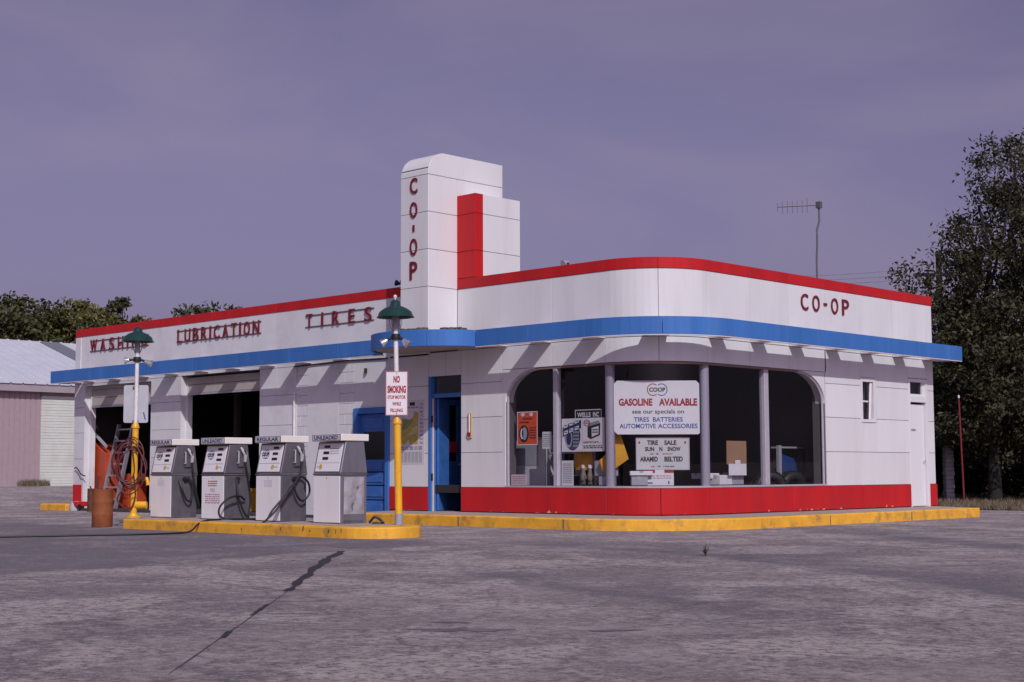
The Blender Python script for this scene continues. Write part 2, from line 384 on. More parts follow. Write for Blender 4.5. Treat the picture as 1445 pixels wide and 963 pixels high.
    c = mix(mul(rng_(vo.outputs['Distance'], .0,   .010, .5, 0), rng_(mid, .4, .55, 0, 1)), c, (.045, .038, .045))
    l.new(c, p.inputs['Base Color']); p.inputs['Roughness'].default_value = .85; p.inputs['Specular IOR Level'].default_value = .3
    bu = n.new('ShaderNodeBump'); bu.inputs['Strength'].default_value = .8; bu.inputs['Distance'].default_value = .025
    ad = n.new('ShaderNodeMath'); ad.operation = 'ADD'; l.new(mul(spk, rough), ad.inputs[0]); l.new(grit, ad.inputs[1])
    l.new(ad.outputs[0], bu.inputs['Height']); l.new(bu.outputs[0], p.inputs['Normal'])
    return m
def grid_obj(name, xs, ys, zf, ma):
    v = [(x, y, zf(x, y)) for y in ys for x in xs]; nx = len(xs)
    f = [(j*nx+i, j*nx+i+1, (j+1)*nx+i+1, (j+1)*nx+i) for j in range(len(ys)-1) for i in range(nx-1)]
    me = bpy.data.meshes.new(name); me.from_pydata(v, [], f); me.materials.append(ma)
    for q in me.polygons: q.use_smooth = True
    o = bpy.data.objects.new(name, me); COL.objects.link(o); return o
ax = [-900, -600, -400, -250, -160, -110]+list(np.arange(-80, 61, 2.))+[90, 150, 300, 600, 900]
ay = [-900, -500, -250, -120, -70]+list(np.arange(-44, 81, 2.))+[100, 140, 200, 300, 500, 900]
struct(grid_obj('ground', ax, ay, gz, ground_mat()))

def soil_mat():
    m = bpy.data.materials.new('dry_soil'); m.use_nodes = True; t = m.node_tree; n = t.nodes; l = t.links; p = n['Principled BSDF']
    co = n.new('ShaderNodeTexCoord').outputs['Object']
    a = n.new('ShaderNodeTexNoise'); a.inputs['Scale'].default_value = .6; a.inputs['Detail'].default_value = 8; l.new(co, a.inputs[0])
    r = n.new('ShaderNodeValToRGB'); r.color_ramp.elements[0].position = .35; r.color_ramp.elements[0].color = (.06, .05, .045, 1)
    r.color_ramp.elements[1].position = .68; r.color_ramp.elements[1].color = (.22, .17, .12, 1)
    l.new(a.outputs[0], r.inputs[0]); l.new(r.outputs[0], p.inputs['Base Color']); p.inputs['Roughness'].default_value = .95
    return m
SOIL = soil_mat()
def sheet(name, pts, lift, ma, sub=8):
    """a four-cornered patch draped on the terrain"""
    a, b, c, d = [Vector((*p, 0)) for p in pts]; v = []
    for j in range(sub+1):
        for i in range(sub+1):
            u, t = i/sub, j/sub; q = (a*(1-u)+b*u)*(1-t)+(d*(1-u)+c*u)*t
            v.append((q.x, q.y, gz(q.x, q.y)+lift))
    k = sub+1
    f = [(j*k+i, j*k+i+1, (j+1)*k+i+1, (j+1)*k+i) for j in range(sub) for i in range(sub)]
    me = bpy.data.meshes.new(name); me.from_pydata(v, [], f); me.materials.append(ma)
    o = bpy.data.objects.new(name, me); COL.objects.link(o); return o
struct(sheet('soil_verge', [(-18, 12.5), (22, 12.0), (40, 120), (-45, 120)], .02, SOIL, 24))
struct(sheet('far_road', [(-60, 66), (60, 58), (60, 66), (-60, 75)], .04, mat('far_road_asphalt', (.20, .18, .20), .9, var=.1, scale=.5), 24))

JNTG = mat('joint_mortar', (.22, .17, .13), .9, var=.4, scale=20)
# pavement round the office, with yellow kerb
RC = 1.168
def arc_pts(off, n=14):
    return [(-RC+(RC+off)*math.cos(a), RC+(RC+off)*math.sin(a)) for a in [(-math.pi/2)+(math.pi/2)*i/n for i in range(n+1)]]
def blend_corner(dl, dr, n=16):
    """kerb line: left offset dl, right offset dr, rounded corner"""
    r = 1.9; cx, cy = dr-r, -dl+r
    return [(cx+r*math.cos(a), cy+r*math.sin(a)) for a in [(-math.pi/2)+(math.pi/2)*i/n for i in range(n+1)]]
kerb = [(-6.05, -1.05), (-5.95, -1.38), (-5.6, -1.5)]+[(-4.4, -1.5), (-3, -1.5)]+blend_corner(1.5, 1.3)+[(1.3, 4.5), (1.28, 7.75)]
inner = [(-6.3, .3), (-6.3, .3), (-6.3, .3), (-4.4, .3), (-3, .3)]+[(-.3+.0*i, .3) for i in range(17)]+[(-.3, 4.5), (-.3, 8.6)]
mb = MB()
KZ = .17
n = len(kerb)
inset = []
for i in range(n):   # painted top edge 14 cm wide
    a = Vector(kerb[max(i-1, 0)]); b = Vector(kerb[min(i+1, n-1)]); t = (b-a).normalized(); nn = Vector((-t.y, t.x))
    q = Vector(kerb[i])+nn*.16; inset.append((q.x, q.y))
v = [(x, y, -.05) for x, y in kerb]+[(x, y, KZ-.018) for x, y in kerb]+[(x+0*.01, y, KZ) for x, y in [(k[0]*.97+j[0]*.03*1.0 if False else k[0]+(j[0]-k[0])*.12, k[1]+(j[1]-k[1])*.12) for k, j in zip(kerb, inset)]]+[(x, y, KZ) for x, y in inset]
f = []
for r in range(3): f += [(r*n+i, r*n+i+1, (r+1)*n+i+1, (r+1)*n+i) for i in range(n-1)]
mb.add(v, f, YELLOW)
mb.add([(kerb[0][0], kerb[0][1], -.05), (kerb[0][0], kerb[0][1], KZ-.018), (-6.3, .3, KZ), (-6.3, .3, -.05)], [(0, 1, 2, 3)], YELLOW)
mb.add([(kerb[-1][0], kerb[-1][1], -.05), (kerb[-1][0], kerb[-1][1], KZ-.018), (-.3, 8.62, KZ), (-.3, 8.62, -.05)], [(0, 1, 2, 3)], YELLOW)
v = [(x, y, KZ) for x, y in inset]+[(x, y, KZ) for x, y in inner]
mb.add(v, [(i, i+1, n+i+1, n+i) for i in range(n-1)], CONC)
me = bpy.data.meshes.new('pavement'); me.from_pydata(mb.v, [], mb.f)
for x in mb.ms: me.materials.append(x)
me.polygons.foreach_set('material_index', mb.mi)
o = struct(bpy.data.objects.new('pavement', me)); COL.objects.link(o)
for x in (-3.02, -.75): struct(MB().box(x, x+.03, -1.506, -1.49, .0, .155).build('kerb_joint', JNTG))
for y in (2.6, 5.2): struct(MB().box(1.28, 1.3065, y, y+.02, .0, .155).build('kerb_joint', JNTG))
# short kerb at the far end of the garage
struct(MB().box(-18.5, -17.30, -.42, .05, -.05, .15).build('kerb', YELLOW, bevel=.02))
# tar-sealed crack
def ribbon(name, pts, wd, ma, seed, z=.004, steps=14):
    r = random.Random(seed); P = []
    for i in range(len(pts)-1):
        a, b = Vector(pts[i]), Vector(pts[i+1])
        for k in range(steps): P.append(a+(b-a)*k/steps)
    P.append(Vector(pts[-1])); v = []
    for i, q in enumerate(P):
        t = (P[min(i+1, len(P)-1)]-P[max(i-1, 0)]).normalized(); nn = Vector((-t.y, t.x)); u = i/(len(P)-1)
        ww = wd(u)*(.85+.25*math.sin(u*37+seed)+r.uniform(-.25, .25)); off = .14*wd(u)*math.sin(u*23+seed*2)
        for s in (-1, 1): e = q+nn*(off+s*ww/2); v.append((e.x, e.y, z))
    f = [(2*i, 2*i+1, 2*i+3, 2*i+2) for i in range(len(P)-1)]
    me = bpy.data.meshes.new(name); me.from_pydata(v, [], f); me.materials.append(ma)
    return struct(bpy.data.objects.new(name, me))
JNT = mat('joint_dirt', (.09, .078, .085), .9, var=.5, scale=9)
TAR = mat('tar', (.02, .02, .026), .6, var=.4, scale=9)
def tarw(u): return .17 if u < .1 else .11 if u < .62 else .035
for o in (ribbon('tar_seam', [(1.37, -7.5), (2.9, -9.0), (4.3, -10.3), (5.39, -11.31)], lambda u: .12*(1-.5*u), TAR, 3),
          ribbon('tar_seam', [(6.15, -12.05), (6.7, -12.58)], lambda u: .035, TAR, 4),
          ribbon('tar_seam', [(7.35, -13.2), (7.6, -13.42)], lambda u: .035, TAR, 5),
          ribbon('slab_joint', [(5.39, -11.31), (6.3, -12.18), (8.6, -14.4)], lambda u: .010, JNT, 6, .003),
          ribbon('slab_joint', [(1.36, -7.45), (1.33, -8.27), (1.54, -9.74), (1.98, -10.78), (2.26, -11.77)], lambda u: .016*(1-.6*u), JNT, 7, .003),
          ribbon('slab_joint', [(2.6, -10.7), (2.9, -11.0), (4.6, -11.2), (5.39, -11.31)], lambda u: .008, JNT, 8, .003)):
    COL.objects.link(o)
OIL = mat('oil_stain', (.15, .133, .155), .7, var=.5, scale=4)
def stain(cx, cy, rx, ry, rot, seed, z=.0025):
    r = random.Random(seed); k = 26; v = [(cx, cy, z)]
    ph = [r.uniform(0, 6.28) for _ in range(4)]
    for i in range(k):
        a = 2*math.pi*i/k; q = 1+.28*math.sin(2*a+ph[0])+.22*math.sin(5*a+ph[1])+.15*math.sin(9*a+ph[2])
        x, y = rx*q*math.cos(a), ry*q*math.sin(a)
        v.append((cx+x*math.cos(rot)-y*math.sin(rot), cy+x*math.sin(rot)+y*math.cos(rot), z))
    me = bpy.data.meshes.new('oil_stain'); me.from_pydata(v, [], [(0, i+1, (i+1) % k+1) for i in range(k)]); me.materials.append(OIL)
    o = struct(bpy.data.objects.new('oil_stain', me)); COL.objects.link(o)
stain(8.25, -12.3, .22, .10, .6, 1); stain(8.9, -11.75, .15, .05, .8, 2); stain(7.9, -12.05, .10, .05, .5, 3)

# ================================================================== SERVICE STATION
def S(x): return x+17.72                                   # path length along the pump-side wall
SA = S(-RC); SB = SA+RC*math.pi/2; SE = SB+8.52-RC
def SR(y): return SB+y-RC
def PT(s, off):
    if s <= SA: return (s-17.72, -off)
    if s >= SB: return (off, RC+s-SB)
    a = -math.pi/2+(s-SA)/RC
    return (-RC+(RC+off)*math.cos(a), RC+(RC+off)*math.sin(a))
def stations(s0, s1, step=.12):
    L = [s0]
    if s1 > SA and s0 < SB:
        a, b = max(s0, SA), min(s1, SB); k = max(1, int(math.ceil((b-a)/step)))
        for i in range(k+1):
            q = a+(b-a)*i/k
            if q > L[-1]+1e-4 and q < s1-1e-4: L.append(q)
    L.append(s1); return L
def sweep(mb, s0, s1, z0, z1, o0, o1, ma=None):
    L = stations(s0, s1); v = []
    for s in L:
        a, b = PT(s, o0), PT(s, o1)
        v += [(*a, z0), (*b, z0), (*b, z1), (*a, z1)]
    k = len(L); f = []
    for i in range(k-1):
        for j in range(4): f.append((4*i+j, 4*i+(j+1) % 4, 4*i+4+(j+1) % 4, 4*i+4+j))
    f += [(0, 1, 2, 3), (4*k-4, 4*k-1, 4*k-2, 4*k-3)]
    mb.add(v, f, ma)
def panels(mb, cuts, z0, z1, rows, o0, o1, ma, gap=.008, gz_=.008):
    """enamel panels between cuts (path positions) and row heights, leaving dark joints"""
    zr = [z0]+[r for r in rows if z0 < r < z1]+[z1]
    for a, b in zip(cuts[:-1], cuts[1:]):
        for c, d in zip(zr[:-1], zr[1:]): sweep(mb, a+gap/2, b-gap/2, c+gz_/2, d-gz_/2, o0, o1, ma)
ST = thing('service_station', 'white service station with red and blue bands, stepped tower and rounded glass corner', 'service station', (0, 0, 0))
Z0, ZB, ZR, ZT = .17, .60, 4.089, 4.27
ROWS = [1.2, 1.81, 2.41, 3.0]
# ---- core walls (dark joint backing outside, interior finish inside)
core = MB()
T0, T1 = -.26, -.02
def C(s0, s1, z0, z1): sweep(core, s0, s1, z0, z1, T0, T1)
WX0, WX1 = -3.41, 4.60                  # show window limits (x on the left wall, y on the right)
for a, b in ((-17.72, -17.27), (-14.42, -13.25), (-10.39, -7.415)): C(S(a), S(b), 0, 2.96)
C(S(-7.415), S(-6.395), 2.06, 2.96)
C(S(-6.395), S(-5.34), 0, 2.96); C(S(-5.34), S(-4.50), 2.57, 2.96); C(S(-4.50), S(WX0), 0, 2.96)
C(S(WX0), SR(WX1), 0, .6); C(S(WX0), SR(WX1), 2.60, 2.96)
C(SR(WX1), SR(5.83), 0, 2.96); C(SR(5.83), SR(6.27), 0, 1.78); C(SR(5.83), SR(6.27), 2.53, 2.96)
C(SR(6.27), SR(7.56), 0, 2.96); C(SR(7.56), SR(8.22), 2.60, 2.96); C(SR(8.22), SE, 0, 2.96)
C(0, SE, 2.96, 4.24)
core.box(-17.72, -17.46, .26, 8.5, 0, 4.24); core.box(-17.46, -.26, 8.26, 8.5, 0, 4.24)
core.build('core_wall', SEAM, ST)
# outer end wall seen from the side
MB().box(-17.742, -17.722, 0, 8.5, 0, 4.09).build('end_wall', PAINTW, ST)
# ---- interior
itr = MB()
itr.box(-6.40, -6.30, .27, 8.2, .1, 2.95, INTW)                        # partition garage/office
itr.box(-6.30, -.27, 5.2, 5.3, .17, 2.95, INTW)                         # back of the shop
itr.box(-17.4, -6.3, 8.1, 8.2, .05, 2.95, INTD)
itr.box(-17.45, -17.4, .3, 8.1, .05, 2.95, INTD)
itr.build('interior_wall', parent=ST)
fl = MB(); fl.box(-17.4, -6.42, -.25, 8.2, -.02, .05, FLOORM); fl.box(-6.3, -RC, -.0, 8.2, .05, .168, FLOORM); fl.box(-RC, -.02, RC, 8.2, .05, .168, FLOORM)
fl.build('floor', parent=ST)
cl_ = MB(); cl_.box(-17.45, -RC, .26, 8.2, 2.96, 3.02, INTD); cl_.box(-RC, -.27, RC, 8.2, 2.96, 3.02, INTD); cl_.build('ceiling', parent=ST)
MB().box(-17.46, -1.4, .26, 8.26, 3.82, 3.9).build('roof', ROOFM, ST)
mb = MB(); mb.box(-1.4, -.27, 1.6, 8.26, 3.82, 3.9); mb.build('roof', ROOFM, ST)
# ---- garage front: painted smooth wall
def run(name, ma, cuts, z0, z1, rows, o0, o1, gap=.008, gz_=.008, bev=0):
    m_ = MB(); panels(m_, cuts, z0, z1, rows, o0, o1, ma, gap, gz_); return m_.build(name, ma, ST, bevel=bev)
for a, b in ((-17.72, -17.27), (-14.42, -13.25), (-10.39, -9.26)):
    run('garage_pier', PAINTW, [S(a), S(b)], Z0-.05, 2.96, ROWS, -.02, 0, .004)
run('bay_lintel', PAINTW, [S(-17.27), S(-14.42)], 2.90, 2.96, [], -.02, 0, .002)
run('wall_strip', PAINTW, [S(-9.26), S(-9.18)], Z0, 2.96, [], -.02, .006, .004)
run('garage_wall', PAINTW, [S(-8.83), S(-7.87)], Z0, 2.96, [], -.02, 0, .004)
run('garage_parapet', PAINTW, [0, S(-17.48), S(-15.1), S(-12.45), S(-9.87), S(-7.57), S(-5.31)], 2.963, ZR, [], -.02, 0, .004, .004)
for a, b in ((-9.18, -8.83), (-7.87, -7.415)):      # painted block infill
    blk = MB(); z = Z0; j = 0
    while z < 2.95:
        e = min(z+.2, 2.96); cutsb = [a, (a+b)/2+(.1 if j % 2 else -.05), b]
        for p, q in zip(cutsb[:-1], cutsb[1:]): sweep(blk, S(p)+.003, S(q)-.003, z+.003, e-.003, -.02, -.003)
        z = e; j += 1
    blk.build('block_infill', BRICKP, ST, bevel=.003)
blk = MB(); sweep(blk, S(-7.41), S(-6.40), 2.07, 2.957, -.02, -.003); blk.build('door_lintel', BRICKP, ST, bevel=.003)
g = MB(); sweep(g, S(-9.18), S(-7.42), 0, Z0, -.02, .012); g.build('wall_footing', BRICKP, ST)
# pipes on the wall
MB().tube([(-9.22, -.03, .2), (-9.22, -.03, 2.42)], .022, 8).build('downpipe', WPIPE, ST, smooth=True)
MB().tube([(-17.46, -.02, 3.05), (-17.46, -.02, 3.72), (-17.45, -.02, 4.06)], .012, 6).build('conduit', WPIPE, ST)
MB().tube([(-9.25, -.02, 2.955), (-7.6, -.02, 2.99), (-6.45, -.02, 2.97)], .014, 6).build('conduit', BLKP, ST)
MB().lathe([(0, 0), (.03, .005), (.03, .09), (0, .1)], (-7.05, -.03, 2.72), 10).build('wall_bell', BLKP, ST)
# door reveals
for a, w0, w1 in ((-17.27, -.012, .006), (-13.25, -.012, .006), (-14.42, -.006, .012), (-10.39, -.006, .012)):
    MB().box(a+w0, a+w1, -.002, .27, .04, 2.95).build('door_reveal', PAINTW, ST)
for a in (-17.262, -13.242): MB().box(a, a+.05, .14, .26, .04, 2.9).build('door_track', PAINTW, ST)
# ---- office enamel panels
ow = MB()
panels(ow, [S(-6.395), S(-5.34)], ZB, 3.0, ROWS, -.02, 0, ENAMEL)
panels(ow, [S(-5.34), S(-4.9), S(-4.50)], 2.57, 3.0, [], -.02, 0, ENAMEL)
panels(ow, [S(-4.50), S(-3.49)], ZB, 3.0, ROWS, -.02, 0, ENAMEL)
panels(ow, [S(-3.49), S(-3.41)], ZB, 2.605, [], -.02, 0, ENAMEL, .004)
panels(ow, [S(-3.49), S(-2.32), SA, (SA+SB)/2, SB, SR(2.34), SR(3.5), SR(4.66)], 2.605, 3.0, [], -.02, 0, ENAMEL)
panels(ow, [SR(4.62), SR(5.80)], ZB, 3.0, ROWS, -.02, 0, ENAMEL, .004)
panels(ow, [SR(5.80), SR(6.33)], ZB, 1.75, ROWS, -.02, 0, ENAMEL, .003); panels(ow, [SR(5.80), SR(6.33)], 2.57, 3.0, [], -.02, 0, ENAMEL, .003)
panels(ow, [SR(6.33), SR(7.54)], ZB, 3.0, ROWS, -.02, 0, ENAMEL, .004)
panels(ow, [SR(7.54), SR(8.28)], 2.63, 3.0, [], -.02, 0, ENAMEL, .003)
panels(ow, [SR(8.28), SE], ZB, 3.0, ROWS, -.02, 0, ENAMEL, .004)
# upper parapet of the office
panels(ow, [S(-4.59), S(-3.49), S(-2.32), SA, (SA+SB)/2, SB, SR(2.34), SR(3.5), SR(4.665), SR(5.83), SR(7.0), SR(8.16), SE], 3.003, ZR, [], -.02, 0, ENAMEL, .007)
# arch spandrels at both ends of the show window
def spandrel(side):
    n_ = 16; v = []
    for i in range(n_+1):
        a = math.pi/2*i/n_
        if side == 'l':
            s = S(-3.41)+.76*(1-math.cos(a)); z = 2.05+.55*math.sin(a)
        else:
            s = SR(4.60)-.86*(1-math.cos(a)); z = 2.05+.55*math.sin(a)
        for o_ in (-.20, 0): p = PT(s, o_); v += [(*p, z), (*p, 2.6)]
    f = []
    for i in range(n_):
        b = 4*i
        f += [(b+2, b+6, b+7, b+3), (b, b+1, b+5, b+4), (b, b+4, b+6, b+2)]
    ow.add(v, f, ENAMEL)
spandrel('l'); spandrel('r')
ow.build('office_wall', parent=ST, bevel=.002)
# red base panels
run('red_base', REDBASE, [S(-17.72), S(-17.33)], Z0+.012, ZB, [], -.02, .014, .006, bev=.003)
run('red_base', REDBASE, [S(-6.39), S(-5.345)], Z0+.012, ZB, [], -.02, .014, bev=.003)
run('red_base', REDBASE, [S(-4.495), S(-3.49), S(-2.32), SA+.02, (SA+SB)/2, SB-.02, SR(2.34), SR(3.5), SR(4.66), SR(5.83), SR(6.5), SR(7.54)], Z0+.012, ZB, [], -.02, .014, bev=.003)
run('red_base', REDBASE, [SR(8.29), SE+.03], Z0+.012, ZB, [], -.02, .014, bev=.003)
# red parapet band
rp = MB()
panels(rp, [-.012, S(-17.48), S(-14), S(-9.87), S(-5.31)], ZR, ZT, [], -.27, .012, REDEN, .003, .0)
panels(rp, [S(-4.59), S(-3.49), S(-2.32), SA, (SA+SB)/2, SB, SR(2.34), SR(3.5), SR(4.665), SR(5.83), SR(7.0), SE+.012], ZR, ZT, [], -.27, .012, REDEN, .004, .0)
rp.build('red_parapet_band', parent=ST, bevel=.003)
# ---- tower
def slab(mb, x0, x1, y0, y1, z0, z1, ma, rnd=0):
    if not rnd: mb.box(x0, x1, y0, y1, z0, z1, ma); return
    prof = [(y1, z0), (y1, z1)]+[(y0+rnd-rnd*math.sin(a), z1-rnd+rnd*math.cos(a)) for a in [math.pi/2*i/10 for i in range(11)]]+[(y0, z0)]
    mb.prism([(x0, y, z) for y, z in prof], 0, (x1-x0, 0, 0), ma)
tw = MB(); TX0, TX1, TYF = -5.305, -4.59, -.709
cz = [3.24, 4.089, 4.748, 5.41, 6.07]
for a, b in zip(cz[:-1], cz[1:]):
    tw.box(TX0, TX1, TYF, -.004, a+.004, b-.004, ENAMEL)
    if a > 4: tw.box(TX0, TX1, .004, 1.15, a+.004, b-.004, ENAMEL)
slab(tw, TX0, TX1, TYF, 1.15, 6.074, 6.487, ENAMEL, .40)
tw.build('tower', parent=ST, bevel=.004)
tb = MB(); tb.box(TX0+.012, TX1-.012, TYF+.012, 1.14, 3.25, 6.2); tb.build('tower_core', SEAM, ST)
sw = MB(); cz2 = [4.0, 4.748, 5.41, 5.765]
for a, b in zip(cz2[:-1], cz2[1:]): sw.box(TX1+.004, -4.13, .19, 1.13, a+.004, b-.004, ENAMEL)
sw.build('tower_step', parent=ST, bevel=.003)
sr = MB()
for a, b in zip([4.273]+cz2[1:-1], cz2[1:]): sr.box(TX1+.004, -4.127, -.012, .186, a+.004, b-.004+(.003 if b > 5.7 else 0), REDEN)
sr.build('red_tower_strip', parent=ST, bevel=.003)
MB().box(TX1+.01, -4.14, .02, 1.12, 4.28, 5.755).build('tower_core', SEAM, ST)
# ---- canopy fascia
FD, F0, F1 = .5, 2.99, 3.27
fa = MB()
BX, BY, BR = -4.85, -.10, 1.28
def fpan(cuts):
    for a, b in zip(cuts[:-1], cuts[1:]): sweep(fa, a+.002, b-.002, F0, F1, FD-.045, FD, BLUEP)
fpan([S(-18.0), S(-16.2), S(-14.28), S(-12.08), S(-10.5), S(-8.79), S(-7.3), S(-6.06)])
fpan([S(-3.64), S(-2.40), SA, (SA+SB)/2, SB, SR(2.47), SR(3.62), SR(4.765), SR(5.96), SR(7.1), SR(8.28), SR(8.78)])
fa.box(-18.0, -17.955, -.452, .0, F0, F1, BLUEP); fa.box(-.0, .452, 8.735, 8.78, F0, F1, BLUEP)
a0 = math.atan2(-.5-BY, -6.068-BX)+2*math.pi; a1 = math.atan2(-.5-BY, -3.632-BX)+2*math.pi
cutsb = [a0, a0+.45, a0+.95, a0+1.45, a0+1.85, a1]
for p, q in zip(cutsb[:-1], cutsb[1:]):
    v = []; k = 8
    for i in range(k+1):
        a = p+.0015+(q-p-.003)*i/k
        for rr, z in ((BR-.045, F0), (BR, F0), (BR, F1), (BR-.045, F1)): v.append((BX+rr*math.cos(a), BY+rr*math.sin(a), z))
    f = [(4*i+j, 4*i+(j+1) % 4, 4*i+4+(j+1) % 4, 4*i+4+j) for i in range(k) for j in range(4)]+[(0, 1, 2, 3), (4*k, 4*k+3, 4*k+2, 4*k+1)]
    fa.add(v, f, BLUEP)
fa.build('canopy_fascia', parent=ST, bevel=.004)
# white lower return of the fascia
lp = MB(); sweep(lp, S(-17.99), S(-6.06), F0-.014, F0-.001, FD-.06, FD-.004); sweep(lp, S(-3.64), SR(8.77), F0-.014, F0-.001, FD-.06, FD-.004)
lp.build('fascia_lip', SOFFIT, ST)
# round hood over the office door
pts = [(BX+(BR-.05)*math.cos(a0+(a1-a0)*i/28), BY+(BR-.05)*math.sin(a0+(a1-a0)*i/28)) for i in range(29)]
pts = [(-6.06, -.003)]+[(-6.06, -.45)]+pts[1:-1]+[(-3.64, -.45), (-3.64, -.003)]
hd = MB(); hd.prism([(x, y, 3.02) for x, y in pts], 0, (0, 0, .03), mat('hood_soffit_paint', (.40, .33, .32), .8, var=.2, scale=3))
hd.prism([(x, y, 3.20) for x, y in pts], 0, (0, 0, .03), ROOFM)
hd.build('door_hood', parent=ST)
# tar debris lying along the hood edge
r = random.Random(3); dbs = [MB(), MB()]
for i in range(60):
    db = dbs[i//30]
    a = a0+(a1-a0)*(.52+.2*r.random() if i < 30 else .80+.17*r.random()); rr = BR-r.uniform(.09, .2)
    x, y = BX+rr*math.cos(a), BY+rr*math.sin(a); h = r.uniform(.01, .045)
    db.obox((x, y, 3.235+h), (r.uniform(.03, .07), r.uniform(-.02, .02), 0), (r.uniform(-.02, .02), r.uniform(.03, .06), 0), (0, 0, h), ROOFM)
for db in dbs: db.build('hood_gravel', parent=ST)
# ---- canopy brackets, each a part
def bracket(s0, s1):
    b_ = MB(); sweep(b_, s0, s1, 3.0, 3.20, 0.002, FD-.047); b_.build('bracket', SOFFIT, ST, bevel=.004)
for y in (1.19, 2.35, 3.49, 4.66, 5.82, 6.98, 8.10): bracket(SR(y), SR(y+.27))
bracket((SA+SB)/2-.17, (SA+SB)/2+.13)
for x in (-1.46, -2.62, -3.64): bracket(S(x), S(x)+.29)
for x in (-17.72, -17.15, -16.0, -14.83, -13.67, -12.53, -11.38, -10.20, -9.03, -7.85): bracket(S(x), S(x)+.31)
MB().box(.002, .453, 8.40, 8.73, 3.0, 3.03).build('end_soffit', SOFFIT, ST)
MB().box(-17.95, -17.73, -.45, .3, 3.0, 3.03).build('end_soffit', SOFFIT, ST)
# ---- show window: sill, head, posts, glass
sl = MB(); sweep(sl, S(-3.41), SR(4.60), .601, .632, -.10, .02); sl.build('window_sill', MULL, ST, bevel=.004)
hdw = MB(); sweep(hdw, S(-2.7), SR(3.78), 2.57, 2.60, -.12, -.012); hdw.build('window_head', mat('brown_head', (.20, .13, .11), .7), ST)
def post(s0, s1, o0, o1, m_, nm):
    b_ = MB(); sweep(b_, s0, s1, .632, 2.572, o0, o1); b_.build(nm, m_, ST, bevel=.006)
post(S(-2.325), S(-2.235), -.12, -.015, MULL, 'mullion'); post(SR(2.76), SR(2.885), -.12, -.015, MULL, 'mullion')
def column(s, r):
    x, y = PT(s, -.10); MB().lathe([(r, .632), (r, 2.572)], (x, y, 0), 20).build('window_column', mat('grey_column_paint', (.235, .215, .28), .5, var=.15, streak=True), ST, smooth=True)
column(SA+.01, .078); column(SB+.02, .078)
gl = MB(); GO = -.075
def pane(s0, s1, z0=.632, z1=2.572):
    L = stations(s0, s1, .08); v = []
    for s in L: p = PT(s, GO); v += [(*p, z0), (*p, z1)]
    b_ = MB(); b_.add(v, [(2*i, 2*i+2, 2*i+3, 2*i+1) for i in range(len(L)-1)]); b_.build('pane', GLASS, ST, smooth=True)
def arch_pane(side):
    v = []; n_ = 16
    for i in range(n_+1):
        a = math.pi/2*i/n_
        if side == 'l': s = S(-3.38)+.73*(1-math.cos(a))
        else: s = SR(4.57)-.83*(1-math.cos(a))
        p = PT(s, GO); v += [(*p, .632), (*p, 2.05+.52*math.sin(a))]
    e = S(-2.325) if side == 'l' else SR(2.885)
    p = PT(e, GO); v += [(*p, .632), (*p, 2.572)]
    b_ = MB(); b_.add(v, [(2*i, 2*i+2, 2*i+3, 2*i+1) for i in range(n_+1)]); b_.build('pane', GLASS, ST)
    fr_ = MB(); path = []
    for i in range(n_+1):
        a = math.pi/2*i/n_
        s = S(-3.395)+.745*(1-math.cos(a)) if side == 'l' else SR(4.585)-.845*(1-math.cos(a))
        path.append((*PT(s, -.05), 2.05+.535*math.sin(a)))
    s = S(-3.395) if side == 'l' else SR(4.585)
    path = [(*PT(s, -.05), .632)]+path
    fr_.tube(path, .022, 8); fr_.build('arch_frame', MULL, ST, smooth=True)
arch_pane('l'); pane(S(-2.235), SA+.0); pane(SA+.12, SB-.08); pane(SB+.05, SR(2.76)); arch_pane('r')
# ---- roll-up doors
def overhead(x0, x1, zb, zt):
    t = MB(); z = zb; k = 0
    while z < zt-.01:
        e = min(z+.19, zt); t.box(x0+.03, x1-.03, .15+.006*(k % 2), .20, z+.004, e-.004); z = e; k += 1
    return t.build('overhead_door', CREAM, ST, bevel=.006)
d = overhead(-17.26, -14.43, 2.44, 2.93); MB().box(-17.2, -14.5, .14, .2, 2.40, 2.44).build('bottom_rail', ALU, d)
d = overhead(-13.24, -10.40, 2.58, 2.93); MB().box(-13.2, -10.44, .14, .2, 2.545, 2.58).build('bottom_rail', MULL, d)
# ---- blue panelled side door
df = MB(); df.box(-7.415, -7.31, -.03, .12, .05, 2.06); df.box(-6.50, -6.395, -.03, .12, .05, 2.06); df.box(-7.31, -6.50, -.03, .12, 1.96, 2.06)
dfr = df.build('blue_door_frame', BLUEP, ST, bevel=.006)
dl = MB(); dl.box(-7.31, -7.22, .06, .10, .06, 1.95); dl.box(-6.59, -6.50, .06, .10, .06, 1.95)
dl.box(-7.22, -6.59, .06, .10, 1.62, 1.95)
for a, b in ((.06, .34), (.36, .61), (.63, .86), (.88, 1.10)): dl.box(-7.22, -6.59, .065, .10, a, b)
for a, b in ((.12, .28), (.41, .56), (.68, .81), (.92, 1.05), (1.68, 1.89)): dl.box(-7.15, -6.66, .05, .07, a, b)
d = dl.build('blue_door', BLUED, ST, bevel=.006); MB().box(-7.22, -6.59, .078, .084, 1.10, 1.62).build('pane', GLASS, d)
MB().box(-7.3, -6.5, .5, .52, .05, 2.0).build('interior_wall', INTD, ST)
